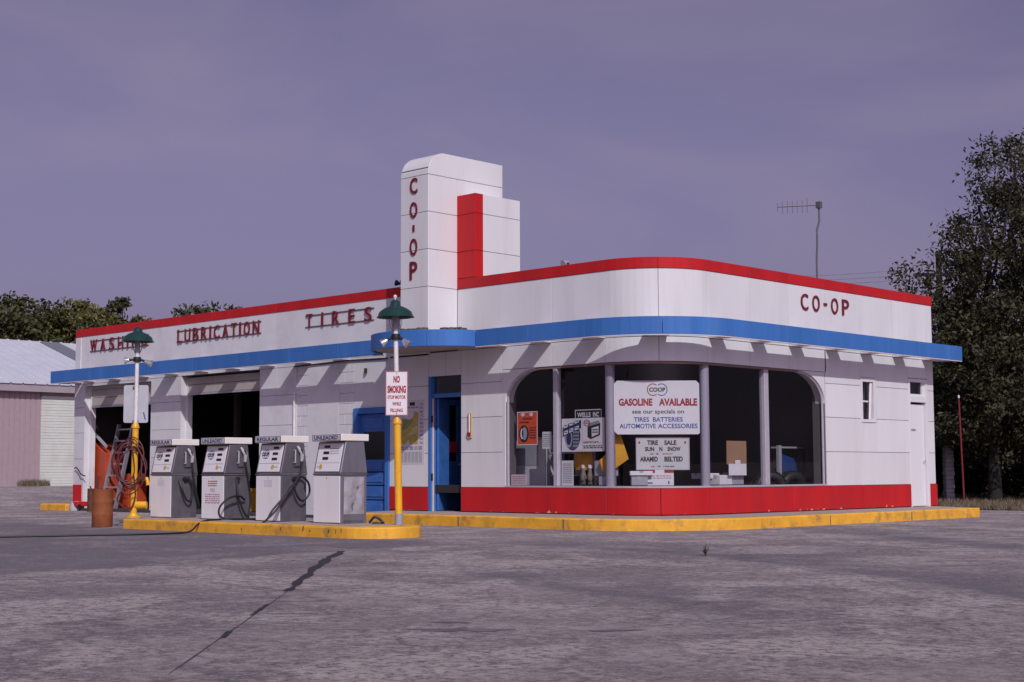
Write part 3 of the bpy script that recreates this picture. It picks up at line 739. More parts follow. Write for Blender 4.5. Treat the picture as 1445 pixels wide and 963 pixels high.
# ---- blue entrance door, standing open inwards
ef = MB(); ef.box(-5.34, -5.27, -.01, .14, .17, 2.57); ef.box(-4.53, -4.50, .02, .14, .17, 2.57); ef.box(-5.27, -4.53, .03, .11, 2.19, 2.265)
ef.build('blue_door_frame', BLUEP, ST, bevel=.004)
MB().box(-5.268, -5.245, .02, .05, .17, 2.18).build('lit_jamb_edge', mat('painted_lit_edge', (.62, .50, .48), .6), ST)  # pale strip: the lit edge of the blue jamb, put in as colour
MB().box(-5.26, -4.535, .068, .074, 2.27, 2.56).build('pane', GLASS, ST)
D = bpy.data.objects.new('blue_door', None)
hx, hy = -5.20, .12; ang = R_(108)
ux, uy = Vector((math.cos(ang), math.sin(ang), 0)), Vector((-math.sin(ang), math.cos(ang), 0))
def lb(mb, a, b, c, d_, z0, z1):
    o_ = Vector((hx, hy, 0)); mb.obox(o_+ux*((a+b)/2)+uy*((c+d_)/2)+Vector((0, 0, (z0+z1)/2)), ux*((b-a)/2), uy*((d_-c)/2), Vector((0, 0, (z1-z0)/2)))
dl = MB(); lb(dl, 0, .82, 0, .04, .18, 1.06); lb(dl, 0, .40, 0, .04, 1.06, 2.18); lb(dl, .72, .82, 0, .04, 1.06, 2.18); lb(dl, .40, .72, 0, .04, 2.08, 2.18)
bpy.data.objects.remove(D)
d = dl.build('blue_door', BLUED, ST, bevel=.005)
pn = MB(); lb(pn, .40, .72, .018, .024, 1.06, 2.08); pn.build('pane', GLASS, d)
pn = MB(); lb(pn, .42, .70, -.006, .012, 1.22, 1.42); pn.build('red_notice', mat('red_sign_panel', (.42, .03, .06), .5), d)
hn = MB(); hn.tube([Vector((hx, hy, 1.0))+ux*.76-uy*.0, Vector((hx, hy, 1.0))+ux*.76-uy*.06, Vector((hx, hy, 1.0))+ux*.66-uy*.06], .012, 8); hn.build('handle', CHROME, d)
# hinges on the jamb
for z in (.72, 1.75): MB().box(-5.262, -5.242, -.012, .018, z, z+.12).build('hinge', BLKP, ST)
# ---- small casement on the street side
wf = MB()
wf.box(-.09, .012, 5.80, 5.865, 1.745, 2.565); wf.box(-.09, .012, 6.245, 6.33, 1.745, 2.565); wf.box(-.09, .012, 5.865, 6.245, 2.49, 2.565); wf.box(-.09, .02, 5.865, 6.245, 1.745, 1.80)
f_ = wf.build('small_window_frame', ENAMEL, ST, bevel=.004)
MB().box(-.07, -.05, 5.865, 6.245, 2.12, 2.15).build('glazing_bar', ENAMEL, f_)
MB().box(-.062, -.058, 5.865, 6.245, 1.80, 2.49).build('pane', GLASS, f_)
sa = MB(); sa.obox((-.0, 6.14, 2.14), (.01, .012, 0), (.0, .012, -.0), (0, .03, .33)); sa.build('sash', ENAMEL, f_)
MB().box(-.20, -.18, 5.8, 6.35, 1.7, 2.6).build('blind', mat('slate_blind', (.10, .11, .15), .6), f_)
# ---- white side door with transom
MB().box(-.10, .008, 7.54, 7.60, .17, 2.62).box(-.10, .008, 8.20, 8.28, .17, 2.62).box(-.10, .008, 7.60, 8.20, 2.56, 2.62).box(-.10, .012, 7.60, 8.20, 2.17, 2.29).build('white_door_frame', ENAMEL, ST, bevel=.004)
d = MB().box(-.085, -.045, 7.605, 8.195, .18, 2.135).build('white_door', ENAMEL, ST, bevel=.005)
MB().box(-.045, -.040, 7.68, 7.86, 1.62, 1.66).build('door_label', GREYINK, d)
MB().box(-.045, -.0, 8.12, 8.15, 1.02, 1.06).build('handle', CHROME, d)
MB().box(-.06, -.054, 7.60, 8.20, 2.29, 2.56).build('pane', GLASS, ST)
MB().box(-.05, -.02, 7.60, 8.20, 2.29, 2.33).box(-.05, -.02, 7.60, 7.64, 2.33, 2.56).box(-.05, -.02, 8.10, 8.20, 2.33, 2.56).build('transom_sash', ENAMEL, ST)
MB().box(-.22, -.2, 7.5, 8.3, 2.2, 2.7).build('blind', mat('slate_blind', (.10, .11, .15), .6), ST)

# ================================================================== lettering on the building
def letter_sign(txt, name, label, fr, u0, u1, v0, v1, wfrac=.62, bold=.004, rails=True, thick=.02, vert=None):
    O = Vector(fr[0]); t = thing(name, label, 'sign', O)
    f0 = ((0, 0, 0), fr[1], fr[2], fr[3]); lo = .016 if rails else .005
    n_ = len(txt); pitch = (u1-u0)/n_
    if rails:
        for vv in (v0+.06*(v1-v0), v1-.11*(v1-v0)):
            m_ = MB(); U, V, Nn = map(Vector, fr[1:]); 
            m_.obox(U*((u0+u1)/2)+V*vv+Nn*.010, U*((u1-u0)/2+.05), V*.010, Nn*.005); m_.build('rail', RAIL, t)
            for k in range(4): MB().obox(U*(u0+(u1-u0)*k/3)+V*vv+Nn*.0025, U*.008, V*.008, Nn*.0024).build('standoff', RAIL, t)
    u = u0
    wid = {'I': .24, '-': .45, 'W': 1.25, 'N': 1.05, 'L': .85, 'T': .9, 'E': .85}
    tot = sum(wid.get(c_, 1) for c_ in txt)
    if rails: gapw = (1-wfrac)*(u1-u0)/(n_-1); unit = wfrac*(u1-u0)/tot
    else: gapw = (1-wfrac)*(u1-u0)/(n_-1); unit = wfrac*(u1-u0)/tot
    for c_ in txt:
        w_ = wid.get(c_, 1)*unit; m_ = MB()
        a, b = (v0, v1) if c_ != '-' else (v0+.45*(v1-v0), v0+.6*(v1-v0))
        if c_ == '-':
            U, V, Nn = map(Vector, fr[1:]); m_.obox(U*(u+w_/2)+V*((a+b)/2)+Nn*(lo+thick/2), U*(w_/2), V*((b-a)/2), Nn*(thick/2))
        else: put_text(m_, c_, f0, u, u+w_, a, b, REDLET, bold, thick, lo)
        m_.build('letter', REDLET, t); u += w_+gapw
    return t
letter_sign('WASHING', 'letter_sign', 'red raised letters WASHING on two rails over the far garage bay', XF(-17.02, 0, 0), 0, 2.42, 3.70, 3.99, .60)
letter_sign('LUBRICATION', 'letter_sign', 'red raised letters LUBRICATION on two rails over the middle garage bay', XF(-13.38, 0, 0), 0, 2.97, 3.69, 3.975, .64)
letter_sign('TIRES', 'letter_sign', 'red raised letters TIRES on two rails, beside the tower', XF(-8.86, 0, 0), 0, 1.97, 3.70, 3.97, .42)
letter_sign('CO-OP', 'letter_sign', 'red letters CO-OP set level on the street-side parapet', YF(0, 3.88, 0), 0, 1.57, 3.665, 3.955, .64, rails=False, thick=.018)
t = thing('letter_sign', 'red letters CO-OP running down the front of the white tower', 'sign', (-4.955, TYF, 4.2))
for c_, z0_, z1_ in (('C', 5.762, 6.045), ('O', 5.33, 5.615), ('-', 5.09, 5.205), ('O', 4.66, 4.965), ('P', 4.24, 4.555)):
    m_ = MB(); f0 = XF(0, 0, -4.2)
    if c_ == '-': m_.box(-.022, .022, -.020, -.004, z0_-4.2, z1_-4.2)
    else: put_text(m_, c_, f0, -.095, .095, z0_, z1_, REDLET, .012, .016, .004)
    m_.build('letter', REDLET, t)

# ================================================================== roof pieces
t = thing('tv_antenna', 'tall bent rooftop television antenna with one comb-like boom', 'antenna', (-.75, 5.62, 3.9))
MB().tube([(0, 0, 0), (0.0, 0, .9), (.012, .012, 1.2), (.012, .012, 1.45), (.045, .045, 1.62), (.045, .045, 1.98)], .019, 8).build('mast', mat('antenna_metal', (.18, .17, .19), .5, .6), t, smooth=True)
dr_ = Vector((-.70, -.675, 0))*1.0; dr_.normalize()
b_ = MB(); A = Vector((.045, .045, 1.93)); b_.tube([A-dr_*.03, A+dr_*.78+Vector((0, 0, -.035))], .012, 6)
bo = b_.build('boom', MATS['antenna_metal'], t)
b_ = MB()
for k in range(7):
    q = A+dr_*(.22+.093*k)+Vector((0, 0, -.012-.004*k)); h = .13 if k < 6 else .09
    b_.tube([q-Vector((0, 0, h)), q+Vector((0, 0, h*(.8 if k else 1.1)))], .0045, 5)
b_.build('element', MATS['antenna_metal'], t)
MB().box(-.0, .09, 0, .09, 1.87, 1.99).build('clamp', MATS['antenna_metal'], t)
def floodlight(label, loc, rz, heads, body):
    t = thing('floodlight', label, 'floodlight', loc, (0, 0, rz))
    MB().tube([(0, 0, 0), (0, 0, .06)], .018, 8).build('stem', BLKP, t)
    for a, el in heads:
        d_ = Vector((math.cos(a)*math.cos(el), math.sin(a)*math.cos(el), math.sin(el))); s_ = Vector((0, 0, .07))
        m_ = MB(); m_.tube([s_, s_+d_*.05, s_+d_*.06, s_+d_*.11, s_+d_*.13], [.02, .022, .03, .055, .056], 12); m_.build('lamp_head', body, t, smooth=True)
    return t
floodlight('small grey floodlight on the red parapet right of the tower', (-2.06, .12, ZT), 0, [(-1.6, -.3)], GREYBOX)
floodlight('small dark twin floodlight on the red parapet left of the tower', (-6.2, .12, ZT), 0, [(-2.6, .25), (-.6, .25)], BLKP)

# ================================================================== window displays and notices
def card(name, label, cat, fr, u1, v1, ma, group=None, t=.006):
    """flat sheet with its lower left corner at the frame origin; returns (object builder, frame)"""
    th = thing(name, label, cat, fr[0], group=group); f0 = ((0, 0, 0), fr[1], fr[2], fr[3])
    m_ = MB(); put_board(m_, f0, 0, u1, 0, v1, ma, t); m_.build('sheet', ma, th)
    return th, f0
def printed(th, mb, nm='print'): return mb.build(nm, parent=th)
Q = 2**-.5
# gasoline sign in the curved window
CH = lambda u, z, off=0.: ((-.53+u*Q+off*Q, .53+u*Q-off*Q, z), (Q, Q, 0), (0, 0, 1), (Q, -Q, 0))
th = thing('window_sign', 'large white paper sign headed GASOLINE AVAILABLE in the curved window', 'sign', CH(-.69, 1.455, -.085)[0])
f0 = ((0, 0, 0), (Q, Q, 0), (0, 0, 1), (Q, -Q, 0)); SW, SH = 1.37, .86
m_ = MB(); c_ = .05; poly = [(c_, 0), (SW-.02, 0), (SW, .02), (SW, SH-c_), (SW-c_, SH), (c_, SH), (0, SH-c_), (0, c_)]
m_.prism([Vector(f0[1])*a+Vector((0, 0, b))-Vector(f0[3])*.006 for a, b in poly], 0, Vector(f0[3])*.006, PAPER); m_.build('sheet', PAPER, th)
m_ = MB()
put_text(m_, 'GASOLINE', f0, .075, .615, .455, .575, REDINK, .045); put_text(m_, 'AVAILABLE', f0, .72, 1.335, .455, .575, REDINK, .045)
put_text(m_, 'see our specials on', f0, .29, 1.12, .31, .40, BLKINK, .012)
put_text(m_, 'TIRES', f0, .315, .56, .20, .275, BLUEINK, .02); put_text(m_, 'BATTERIES', f0, .62, 1.10, .20, .275, BLUEINK, .02)
put_text(m_, 'AUTOMOTIVE', f0, .085, .665, .095, .17, BLUEINK, .02); put_text(m_, 'ACCESSORIES', f0, .70, 1.335, .095, .17, BLUEINK, .02)
put_ring(m_, f0, .625, .715, .095, .10, .14, REDINK, .002, a0=.85, a1=2*math.pi-.85); put_ring(m_, f0, .765, .715, .095, .10, .14, BLUEINK, .002, a0=math.pi+.85, a1=3*math.pi-.85)
put_text(m_, 'COOP', f0, .565, .825, .68, .75, BLKINK, .035, lift=.003)
printed(th, m_)
# reader board
th = thing('reader_board', 'grey reader board announcing TIRE SALE below the gasoline sign', 'sign', CH(-.345, .885, -.11)[0]); W_, H_ = .86, .515
m_ = MB(); put_board(m_, f0, 0, W_, 0, H_, mat('board_grey', (.55, .54, .56), .5, var=.06), .02); m_.build('board', None, th)
m_ = MB()
for a, b, c_, d_ in ((0, W_, 0, .012), (0, W_, H_-.012, H_), (0, .012, .012, H_-.012), (W_-.012, W_, .012, H_-.012)): put_rect(m_, f0, a, b, c_, d_, ALU, .003)
m_.build('frame', ALU, th)
m_ = MB()
put_text(m_, 'TIRE', f0, .18, .355, .40, .475, BLKINK, .04); put_text(m_, 'SALE', f0, .455, .65, .40, .475, BLKINK, .04)
put_text(m_, 'SUN', f0, .145, .295, .30, .37, BLKINK, .04); put_text(m_, 'N', f0, .375, .425, .30, .37, BLKINK, .04); put_text(m_, 'SNOW', f0, .505, .715, .30, .37, BLKINK, .04)
put_text(m_, 'ARAMID', f0, .065, .35, .135, .215, BLKINK, .04); put_text(m_, 'BELTED', f0, .455, .75, .135, .215, BLKINK, .04)
put_text(m_, 'AR', f0, .22, .285, .245, .27, REDINK, .04); put_text(m_, '78', f0, .315, .36, .245, .27, BLKINK, .04); put_text(m_, '$44.67', f0, .43, .59, .245, .27, REDINK, .03)
put_text(m_, 'LR', f0, .24, .30, .045, .07, REDINK, .04); put_text(m_, '78', f0, .345, .39, .045, .07, BLKINK, .04); put_text(m_, '104.69', f0, .44, .61, .045, .07, BLKINK, .03)
put_disc(m_, f0, .055, .44, .016, .02, REDINK, .003); put_disc(m_, f0, .79, .44, .016, .02, REDINK, .003)
printed(th, m_, 'lettering')
# orange tyre poster
th, f0 = card('poster', 'orange poster with a tyre picture in the leftmost window', 'poster', XF(-3.25, .12, 1.315), .475, .565, ORANGEP)
f0 = XF(0, 0, 0); m_ = MB()
for a, b, c_, d_ in ((0, .475, 0, .014), (0, .475, .551, .565), (0, .014, .014, .551), (.461, .475, .014, .551)): put_rect(m_, f0, a, b, c_, d_, PAPER, .001)
put_disc(m_, f0, .16, .19, .115, .145, BLKINK, .002); put_disc(m_, f0, .175, .195, .06, .11, GREYBOX, .003); put_disc(m_, f0, .115, .19, .035, .09, PAPER, .003)
put_disc(m_, f0, .135, .515, .045, .03, PAPER, .002); put_disc(m_, f0, .33, .515, .045, .03, PAPER, .002)
put_scribble(m_, f0, .13, .37, .42, .47, 1, BLKINK, .002, 3, .6); put_scribble(m_, f0, .06, .28, .365, .405, 1, BLKINK, .002, 4, .7)
put_scribble(m_, f0, .29, .44, .10, .31, 5, BLKINK, .002, 5, .5)
printed(th, m_)
# battery and tyre advert
th, f0 = card('poster', 'wide white poster picturing a tyre beside a car battery', 'poster', XF(-2.225, .12, 1.19), .925, .545, PAPER)
f0 = XF(0, 0, 0); m_ = MB()
put_disc(m_, f0, .235, .255, .175, .235, NAVY, .001, 28); put_disc(m_, f0, .155, .22, .08, .15, GREYBOX, .002); put_disc(m_, f0, .155, .22, .055, .11, NAVY, .003)
for i in range(5):
    for j in range(3): put_rect(m_, f0, .255+.045*j, .285+.045*j, .08+.055*i, .115+.055*i, GREYBOX, .002)
put_poly(m_, f0, [(.02, .245), (.02, .40), (.43, .52), (.43, .385)], NAVY, .004)
for i in range(2):
    for j in range(3):
        u = .05+.12*j; v_ = .275+.11*i+.035*j; put_poly(m_, f0, [(u, v_), (u+.09, v_+.026), (u+.09, v_+.085), (u, v_+.06)], PAPER, .005); put_scribble(m_, f0, u+.01, u+.08, v_+.03, v_+.06, 1, NAVY, .006, i*3+j, .6)
put_rect(m_, f0, .452, .456, .01, .535, GREYINK, .001)
put_poly(m_, f0, [(.565, .235), (.63, .20), (.63, .415), (.565, .405)], BLKINK, .002); put_poly(m_, f0, [(.63, .20), (.83, .26), (.84, .455), (.63, .415)], BLKINK, .002)
put_poly(m_, f0, [(.565, .405), (.63, .415), (.84, .455), (.80, .50), (.60, .46)], GREYINK, .002); put_poly(m_, f0, [(.655, .235), (.80, .28), (.805, .41), (.655, .38)], PAPER, .003)
put_scribble(m_, f0, .67, .79, .29, .37, 2, BLKINK, .004, 8, .6)
put_ring(m_, f0, .55, .465, .075, .055, .25, PINKINK, .002); put_scribble(m_, f0, .49, .61, .44, .495, 2, REDINK, .003, 9, .55)
put_text(m_, 'RESTSTART...', f0, .475, .84, .135, .165, REDINK, .03); put_scribble(m_, f0, .475, .88, .045, .105, 2, BLKINK, .002, 11, .55)
printed(th, m_)
# dark shop sign
th = thing('window_sign', 'black framed sign lettered WELLS INC above the battery poster', 'sign', (-1.965, .16, 1.66)); m_ = MB(); f0 = XF(0, 0, 0)
put_board(m_, f0, 0, .575, 0, .215, BLKP, .012); m_.build('board', BLKP, th); m_ = MB()
for a, b, c_, d_ in ((0, .575, .203, .215), (0, .012, 0, .203), (.563, .575, 0, .203)): put_rect(m_, f0, a, b, c_, d_, PAPER, .002)
m_.build('frame', PAPER, th); m_ = MB(); put_text(m_, 'WELLS', f0, .05, .34, .09, .17, PAPER, .03); put_text(m_, 'INC', f0, .39, .52, .09, .17, PAPER, .03); printed(th, m_, 'lettering')
# small papers
def note(label, fr, w_, h_, ma=PAPER, rows=6, ink=GREYINK, seed=1, u0=.1, u1=.9):
    th, _ = card('notice', label, 'notice', fr, w_, h_, ma); f0 = ((0, 0, 0), fr[1], fr[2], fr[3]); m_ = MB()
    put_scribble(m_, f0, w_*u0, w_*u1, h_*.1, h_*.9, rows, ink, .002, seed); printed(th, m_); return th
note('small white notice taped beside the orange poster', XF(-2.665, .12, 1.245), .205, .285, PAPER, 7, GREYINK, 21)
note('pale pink card with red print in the bottom left corner of the window', XF(-3.385, .11, .64), .36, .18, PINKP, 4, PINKINK, 22)
note('tall white price list at the foot of the window', XF(-2.215, .10, .636), .255, .41, PAPER, 11, GREYINK, 23)
th, _ = card('notice', 'blank white sheet hung below the brown cardboard', 'notice', YF(-.12, 1.86, .795), .49, .19, PAPER); m_ = MB(); put_rect(m_, YF(0, 0, 0), .17, .32, .19, .25, PAPER, .003); m_.build('tape', None, th)
th, _ = card('cardboard_sheet', 'brown cardboard sheet standing in the right-hand window', 'cardboard', YF(-.13, 1.825, .975), .545, .385, CARD, t=.012)
th, _ = card('notice', 'white card with red top under the reader board', 'notice', CH(-.185, .64, -.10), .44, .25, PAPER); m_ = MB(); fc = ((0, 0, 0), (Q, Q, 0), (0, 0, 1), (Q, -Q, 0))
put_rect(m_, fc, 0, .14, .2, .25, REDINK, .002); put_rect(m_, fc, .29, .44, .2, .25, REDINK, .002); put_scribble(m_, fc, .04, .4, .10, .17, 2, PINKINK, .002, 31); put_rect(m_, fc, .02, .1, .03, .05, BLKINK, .002); put_rect(m_, fc, .35, .37, .02, .07, BLKINK, .002); printed(th, m_)
# shop furniture just inside the glass
def simple(name, label, cat, mb, ma=None, bevel=.006, group=None):
    o = mb.build(name, ma, bevel=bevel); return tag(o, label, cat, group)
t = thing('cabinet', 'pale grey cabinet behind the orange poster', 'cabinet', (-3.33, .72, .17))
MB().box(-.35, .35, -.2, .3, 0, 1.26, mat('pale_cabinet', (.66, .64, .69), .5, var=.08)).build('body', parent=t, bevel=.01)
MB().box(-.34, .20, -.206, -.2, .80, 1.25, GREYBOX).build('upper_panel', parent=t)
MB().box(-.37, .37, -.22, .32, 1.26, 1.285, MULL).build('top', parent=t, bevel=.004)
t = thing('display_shelf', 'white wire display shelf next to the grey cabinet', 'shelf', (-2.55, .72, .17))
for z in (.05, .62, 1.0, 1.28): MB().box(-.36, .36, -.18, .2, z, z+.022).build('shelf_board', MULL, t)
for x in (-.35, .35):
    for y in (-.18, .176): MB().box(x-.012, x+.012, y, y+.024, 0, 1.3).build('upright', MULL, t)
def bottle(x, y, z, h, ma, cap, label):
    t = thing('bottle', label, 'bottle', (x, y, z)); MB().lathe([(.035, 0), (.038, .02), (.038, h*.6), (.014, h*.8), (.014, h*.9)], n=14).build('body', ma, t, smooth=True)
    MB().lathe([(.03, h*.88), (.03, h), (.0, h*1.01)], n=12).build('cap', cap, t)
bottle(-2.47, .62, 1.472, .26, mat('pale_plastic', (.5, .5, .52), .4), mat('yellow_plastic', (.6, .36, .02), .4), 'clear bottle with yellow cap on the top shelf behind the window')
bottle(-2.71, .62, 1.472, .30, mat('yellow_plastic', (.6, .36, .02), .4), mat('blue_plastic', (.02, .06, .2), .4), 'yellow bottle with blue neck on the top shelf beside the orange poster')
for i in range(7):
    o = MB().box(-.04, .04, -.05, .05, 0, .12+.03*(i % 3)).build('parts_box', [REDINK, GREYBOX, NAVY, CARD][i % 4], bevel=.004); o.location = (-2.82+.09*i, .70, .815 if i % 2 else 1.193)
    tag(o, ['small red carton on the display shelf', 'small grey carton on the display shelf', 'small navy carton on the display shelf', 'small brown carton on the display shelf'][i % 4], 'box', 'cartons on the display shelf')
JACK = [(-0.915, 1.044), (-0.799, 1.157), (-0.659, 1.521), (-0.59, 1.521), (-0.446, 1.065), (-0.653, 0.918), (-0.779, 0.838), (-0.87, 0.884)]
def cloth(name, label, cat, fr, outline, ma, thick=.05):
    O, U, V, Nn = map(Vector, fr); m_ = MB(); k = len(outline)
    front = [U*a+V*b+Nn*(.02*math.sin(9*a+5*b)) for a, b in outline]; c_ = sum((q for q in front), Vector())/k
    v = [c_+Nn*thick]+front+[q-Nn*thick*.5 for q in front]
    m_.add(v, [(0, i+1, (i+1) % k+1) for i in range(k)]+[(i+1, k+i+1, k+(i+1) % k+1, (i+1) % k+1) for i in range(k)]+[[k+1+i for i in range(k)][::-1]], ma)
    o = m_.build(name, ma, smooth=True); o.location = O; return tag(o, label, cat)
cloth('work_vest', 'yellow work vest hanging below the battery poster', 'vest', XF(-2.12, .3, .90), [(.03, .28), (.0, .05), (.05, .0), (.2, -.02), (.36, .0), (.40, .06), (.38, .28), (.27, .31), (.2, .26), (.13, .31)], YCLOTH)
cloth('rain_jacket', 'bright yellow rain jacket hanging behind the window column', 'jacket', ((-.53-.30*Q, .53+.30*Q, 0), (Q, Q, 0), (0, 0, 1), (Q, -Q, 0)), JACK, mat('bright_yellow_cloth', (.70, .33, .02), .7, var=.2))
def glove(x, z, k):
    t = thing('work_glove', ['tan work glove hanging in the window, leftmost of three', 'tan work glove hanging in the window, middle of three', 'tan work glove hanging in the window, rightmost of three'][k], 'glove', (x, .28, z), (0, 0, .1*(k-1)), 'gloves hanging in the window')
    MB().tube([(0, 0, 0), (0, 0, -.05), (0, 0, -.10), (0, 0, -.16), (0, 0, -.2)], [.035, .03, .045, .05, .04], 10).build('palm', GLOVE, t, smooth=True)
    for i in range(4): MB().tube([(-.033+.022*i, 0, -.18), (-.036+.024*i, 0, -.24), (-.036+.024*i, .0, -.265)], [.012, .011, .007], 7).build('finger', GLOVE, t, smooth=True)
    MB().tube([(.04, 0, -.11), (.07, -.01, -.15), (.075, -.01, -.18)], [.014, .012, .008], 7).build('thumb', GLOVE, t, smooth=True)
    MB().lathe([(.036, 0), (.038, .05), (.034, .055)], n=12).build('cuff', PAPER, t)
for k in range(3): glove(-1.90+.15*k, .92, k)
def carton(label, c, d, rz, ma, h):
    t = thing('carton', label, 'box', c, (0, 0, rz)); MB().box(-d[0]/2, d[0]/2, -d[1]/2, d[1]/2, 0, h).build('body', ma, t, bevel=.006)
    MB().box(-.03, .03, -d[1]/2-.002, d[1]/2+.002, h*.62, h+.002).build('tape', CREAM, t)
carton('grey carton leaning by the left window column', (-1.42, .30, .79), (.34, .2), 0, GREYBOX, .25)
carton('small lavender carton at the foot of the left window column', (-1.33, .22, .64), (.24, .16), .1, MULL, .145)
carton('white flat carton beside the left of the curved window', (-.80, .42, .80), (.36, .2), .78, PAPER, .07)
carton('white carton on the floor stand under the flat carton', (-.84, .42, .64), (.26, .2), .78, GREYBOX, .155)
carton('white box on the right-hand window ledge below the sheet', (-.28, 1.86, .64), (.2, .34), 0, PAPER, .16)
carton('grey box on the right-hand window ledge beside the white box', (-.30, 2.22, .64), (.2, .33), 0, GREYBOX, .20)
carton('long white box in the right-hand window next to the column', (-.42, 1.62, .74), (.2, .5), 0, PAPER, .09)
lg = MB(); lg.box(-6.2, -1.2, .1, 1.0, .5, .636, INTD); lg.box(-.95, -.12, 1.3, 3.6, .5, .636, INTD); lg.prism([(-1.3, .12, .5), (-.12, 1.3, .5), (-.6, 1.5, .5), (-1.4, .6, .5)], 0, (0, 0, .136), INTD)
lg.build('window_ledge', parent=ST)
def tyre(label, loc, rot):
    t = thing('tyre', label, 'tyre', loc, rot, 'tyres in the shop')
    pr = []
    for i in range(25):
        a = 2*math.pi*i/24; pr.append((.25+.085*math.cos(a), .095*math.sin(a)))
    MB().lathe(pr, n=32, closed=True).build('carcass', BLACK, t, smooth=True)
    m_ = MB()
    for i in range(36):
        a = 2*math.pi*i/36; m_.obox((.335*math.cos(a), .335*math.sin(a), 0), (.006*math.cos(a), .006*math.sin(a), 0), (-.018*math.sin(a), .018*math.cos(a), 0), (0, 0, .07))
    m_.build('tread', BLACK, t)
tyre('tyre standing in the rightmost window, nearer the mullion', (-.62, 3.75, .53), (R_(90), 0, R_(60)))
tyre('tyre standing in the rightmost window, nearer the arched end', (-.62, 4.45, .53), (R_(90), 0, R_(80)))
t = thing('parts_rack', 'tall grey rack post and blue tarp behind the rightmost window', 'rack', (-.85, 4.6, .17))
for a, b in ((-.24, -.16), (.6, .66)): MB().box(-.03, .03, a, b, 0, 1.15).build('upright', MULL, t)
for z in (.55, 1.1): MB().box(-.2, .03, -.16, .6, z, z+.03).build('shelf_board', MULL, t)
m_ = MB(); m_.add([(-.02, -.1, 1.0), (-.02, .3, .92), (.0, .62, .5), (.05, .5, .15), (.06, .05, .2), (.04, -.12, .5), (.09, .2, .6)], [(0, 1, 6), (1, 2, 6), (2, 3, 6), (3, 4, 6), (4, 5, 6), (5, 0, 6)], mat('blue_tarp', (.012, .04, .16), .5)); m_.build('tarp', None, t)
# ceiling lights of the shop
for k, (x, y) in enumerate(((-3.4, 2.5), (-1.4, 3.2))):
    o = MB().box(-.6, .6, -.08, .08, 0, .05).build('ceiling_fixture', PAPER); o.location = (x, y, 2.90); tag(o, 'unlit white strip fixture under the shop ceiling', 'light', 'strip fixtures in the shop')
# map and thermometer on the wall
th, f0 = card('wall_map', 'printed road map poster with yellow land on the wall left of the entrance', 'map', XF(-6.14, -.004, 1.01), .69, 1.16, mat('map_paper', (.60, .57, .62), .6, var=.08), t=.003); f0 = XF(0, 0, 0); m_ = MB()
put_poly(m_, f0, [(.07, .36), (.19, .36), (.26, .45), (.30, .36), (.52, .36), (.535, .93), (.42, .96), (.40, .86), (.30, .80), (.09, .84)], OLIVE, .002)
put_poly(m_, f0, [(.22, .50), (.50, .56), (.52, .70), (.40, .66)], mat('map_pale', (.56, .48, .20), .6, var=.3, scale=20), .003)
put_poly(m_, f0, [(.10, .60), (.25, .66), (.40, .80), (.12, .82)], mat('map_green', (.24, .26, .12), .6, var=.4, scale=20), .003)
for i in range(11):
    put_scribble(m_, f0, .57, .66, .36+.07*i, .36+.07*i+.045, 2, [PINKINK, GREYINK, BLUEINK][i % 3], .002, 40+i, .6)
put_rect(m_, f0, .30, .44, 1.06, 1.12, BLKINK, .002); put_scribble(m_, f0, .08, .54, 1.0, 1.05, 1, PINKINK, .002, 61, .6)
for i in range(5): put_scribble(m_, f0, .06+.12*i, .155+.12*i, .255, .325, 2, [BLUEINK, PINKINK][i % 2], .002, 70+i, .6)
for i in range(6): put_scribble(m_, f0, .05+.1*i, .13+.1*i, .03, .225, 12, GREYINK, .002, 80+i, .5)
printed(th, m_)
t = thing('thermometer', 'tan wall thermometer with a round red emblem at its foot', 'thermometer', (-4.263, -.004, 1.45))
MB().box(-.05, .05, -.022, 0, .0, .44).build('plate', THERMO, t, bevel=.008); m_ = MB(); m_.tube([(0, -.026, .1), (0, -.026, .42)], .012, 8, PAPER); m_.build('tube', None, t)
m_ = MB(); put_disc(m_, XF(-.012, -.023, .07), 0, 0, .052, .06, mat('emblem_red', (.28, .03, .02), .5), .002); put_ring(m_, XF(-.012, -.023, .07), 0, 0, .06, .068, .2, CREAM, .003); m_.build('emblem', None, t)
m_ = MB(); put_scribble(m_, XF(0, -.022, 0), -.042, -.018, .12, .42, 14, BLKINK, .002, 5, .3); put_scribble(m_, XF(0, -.022, 0), .018, .042, .12, .42, 14, BLKINK, .002, 6, .3); m_.build('scale', None, t)

# ================================================================== pump island
isl = MB(); IX0, IX1, IY0, IY1, IZ = -6.45, -.46, -5.5, -4.3, .15
# long block with rounded right end
IR = (IY1-IY0)/2; pl_ = [(IX0, IY0)]+[(IX1-IR+IR*math.cos(a), IY0+IR+IR*math.sin(a)) for a in [-math.pi/2+math.pi*i/18 for i in range(19)]]+[(IX0, IY1)]
isl.prism([(x, y, -.05) for x, y in pl_], 0, (0, 0, .05+IZ), YELLOW)
I = isl.build('pump_island', YELLOW, bevel=.022, seg=2); tag(I, 'long raised concrete pump island with yellow painted kerb', 'pump island')
tp = MB(); tp.box(IX0+.16, IX1-.5, IY0+.2, IY1-.1, IZ, IZ+.004); tp.build('island_top', CONC, I)
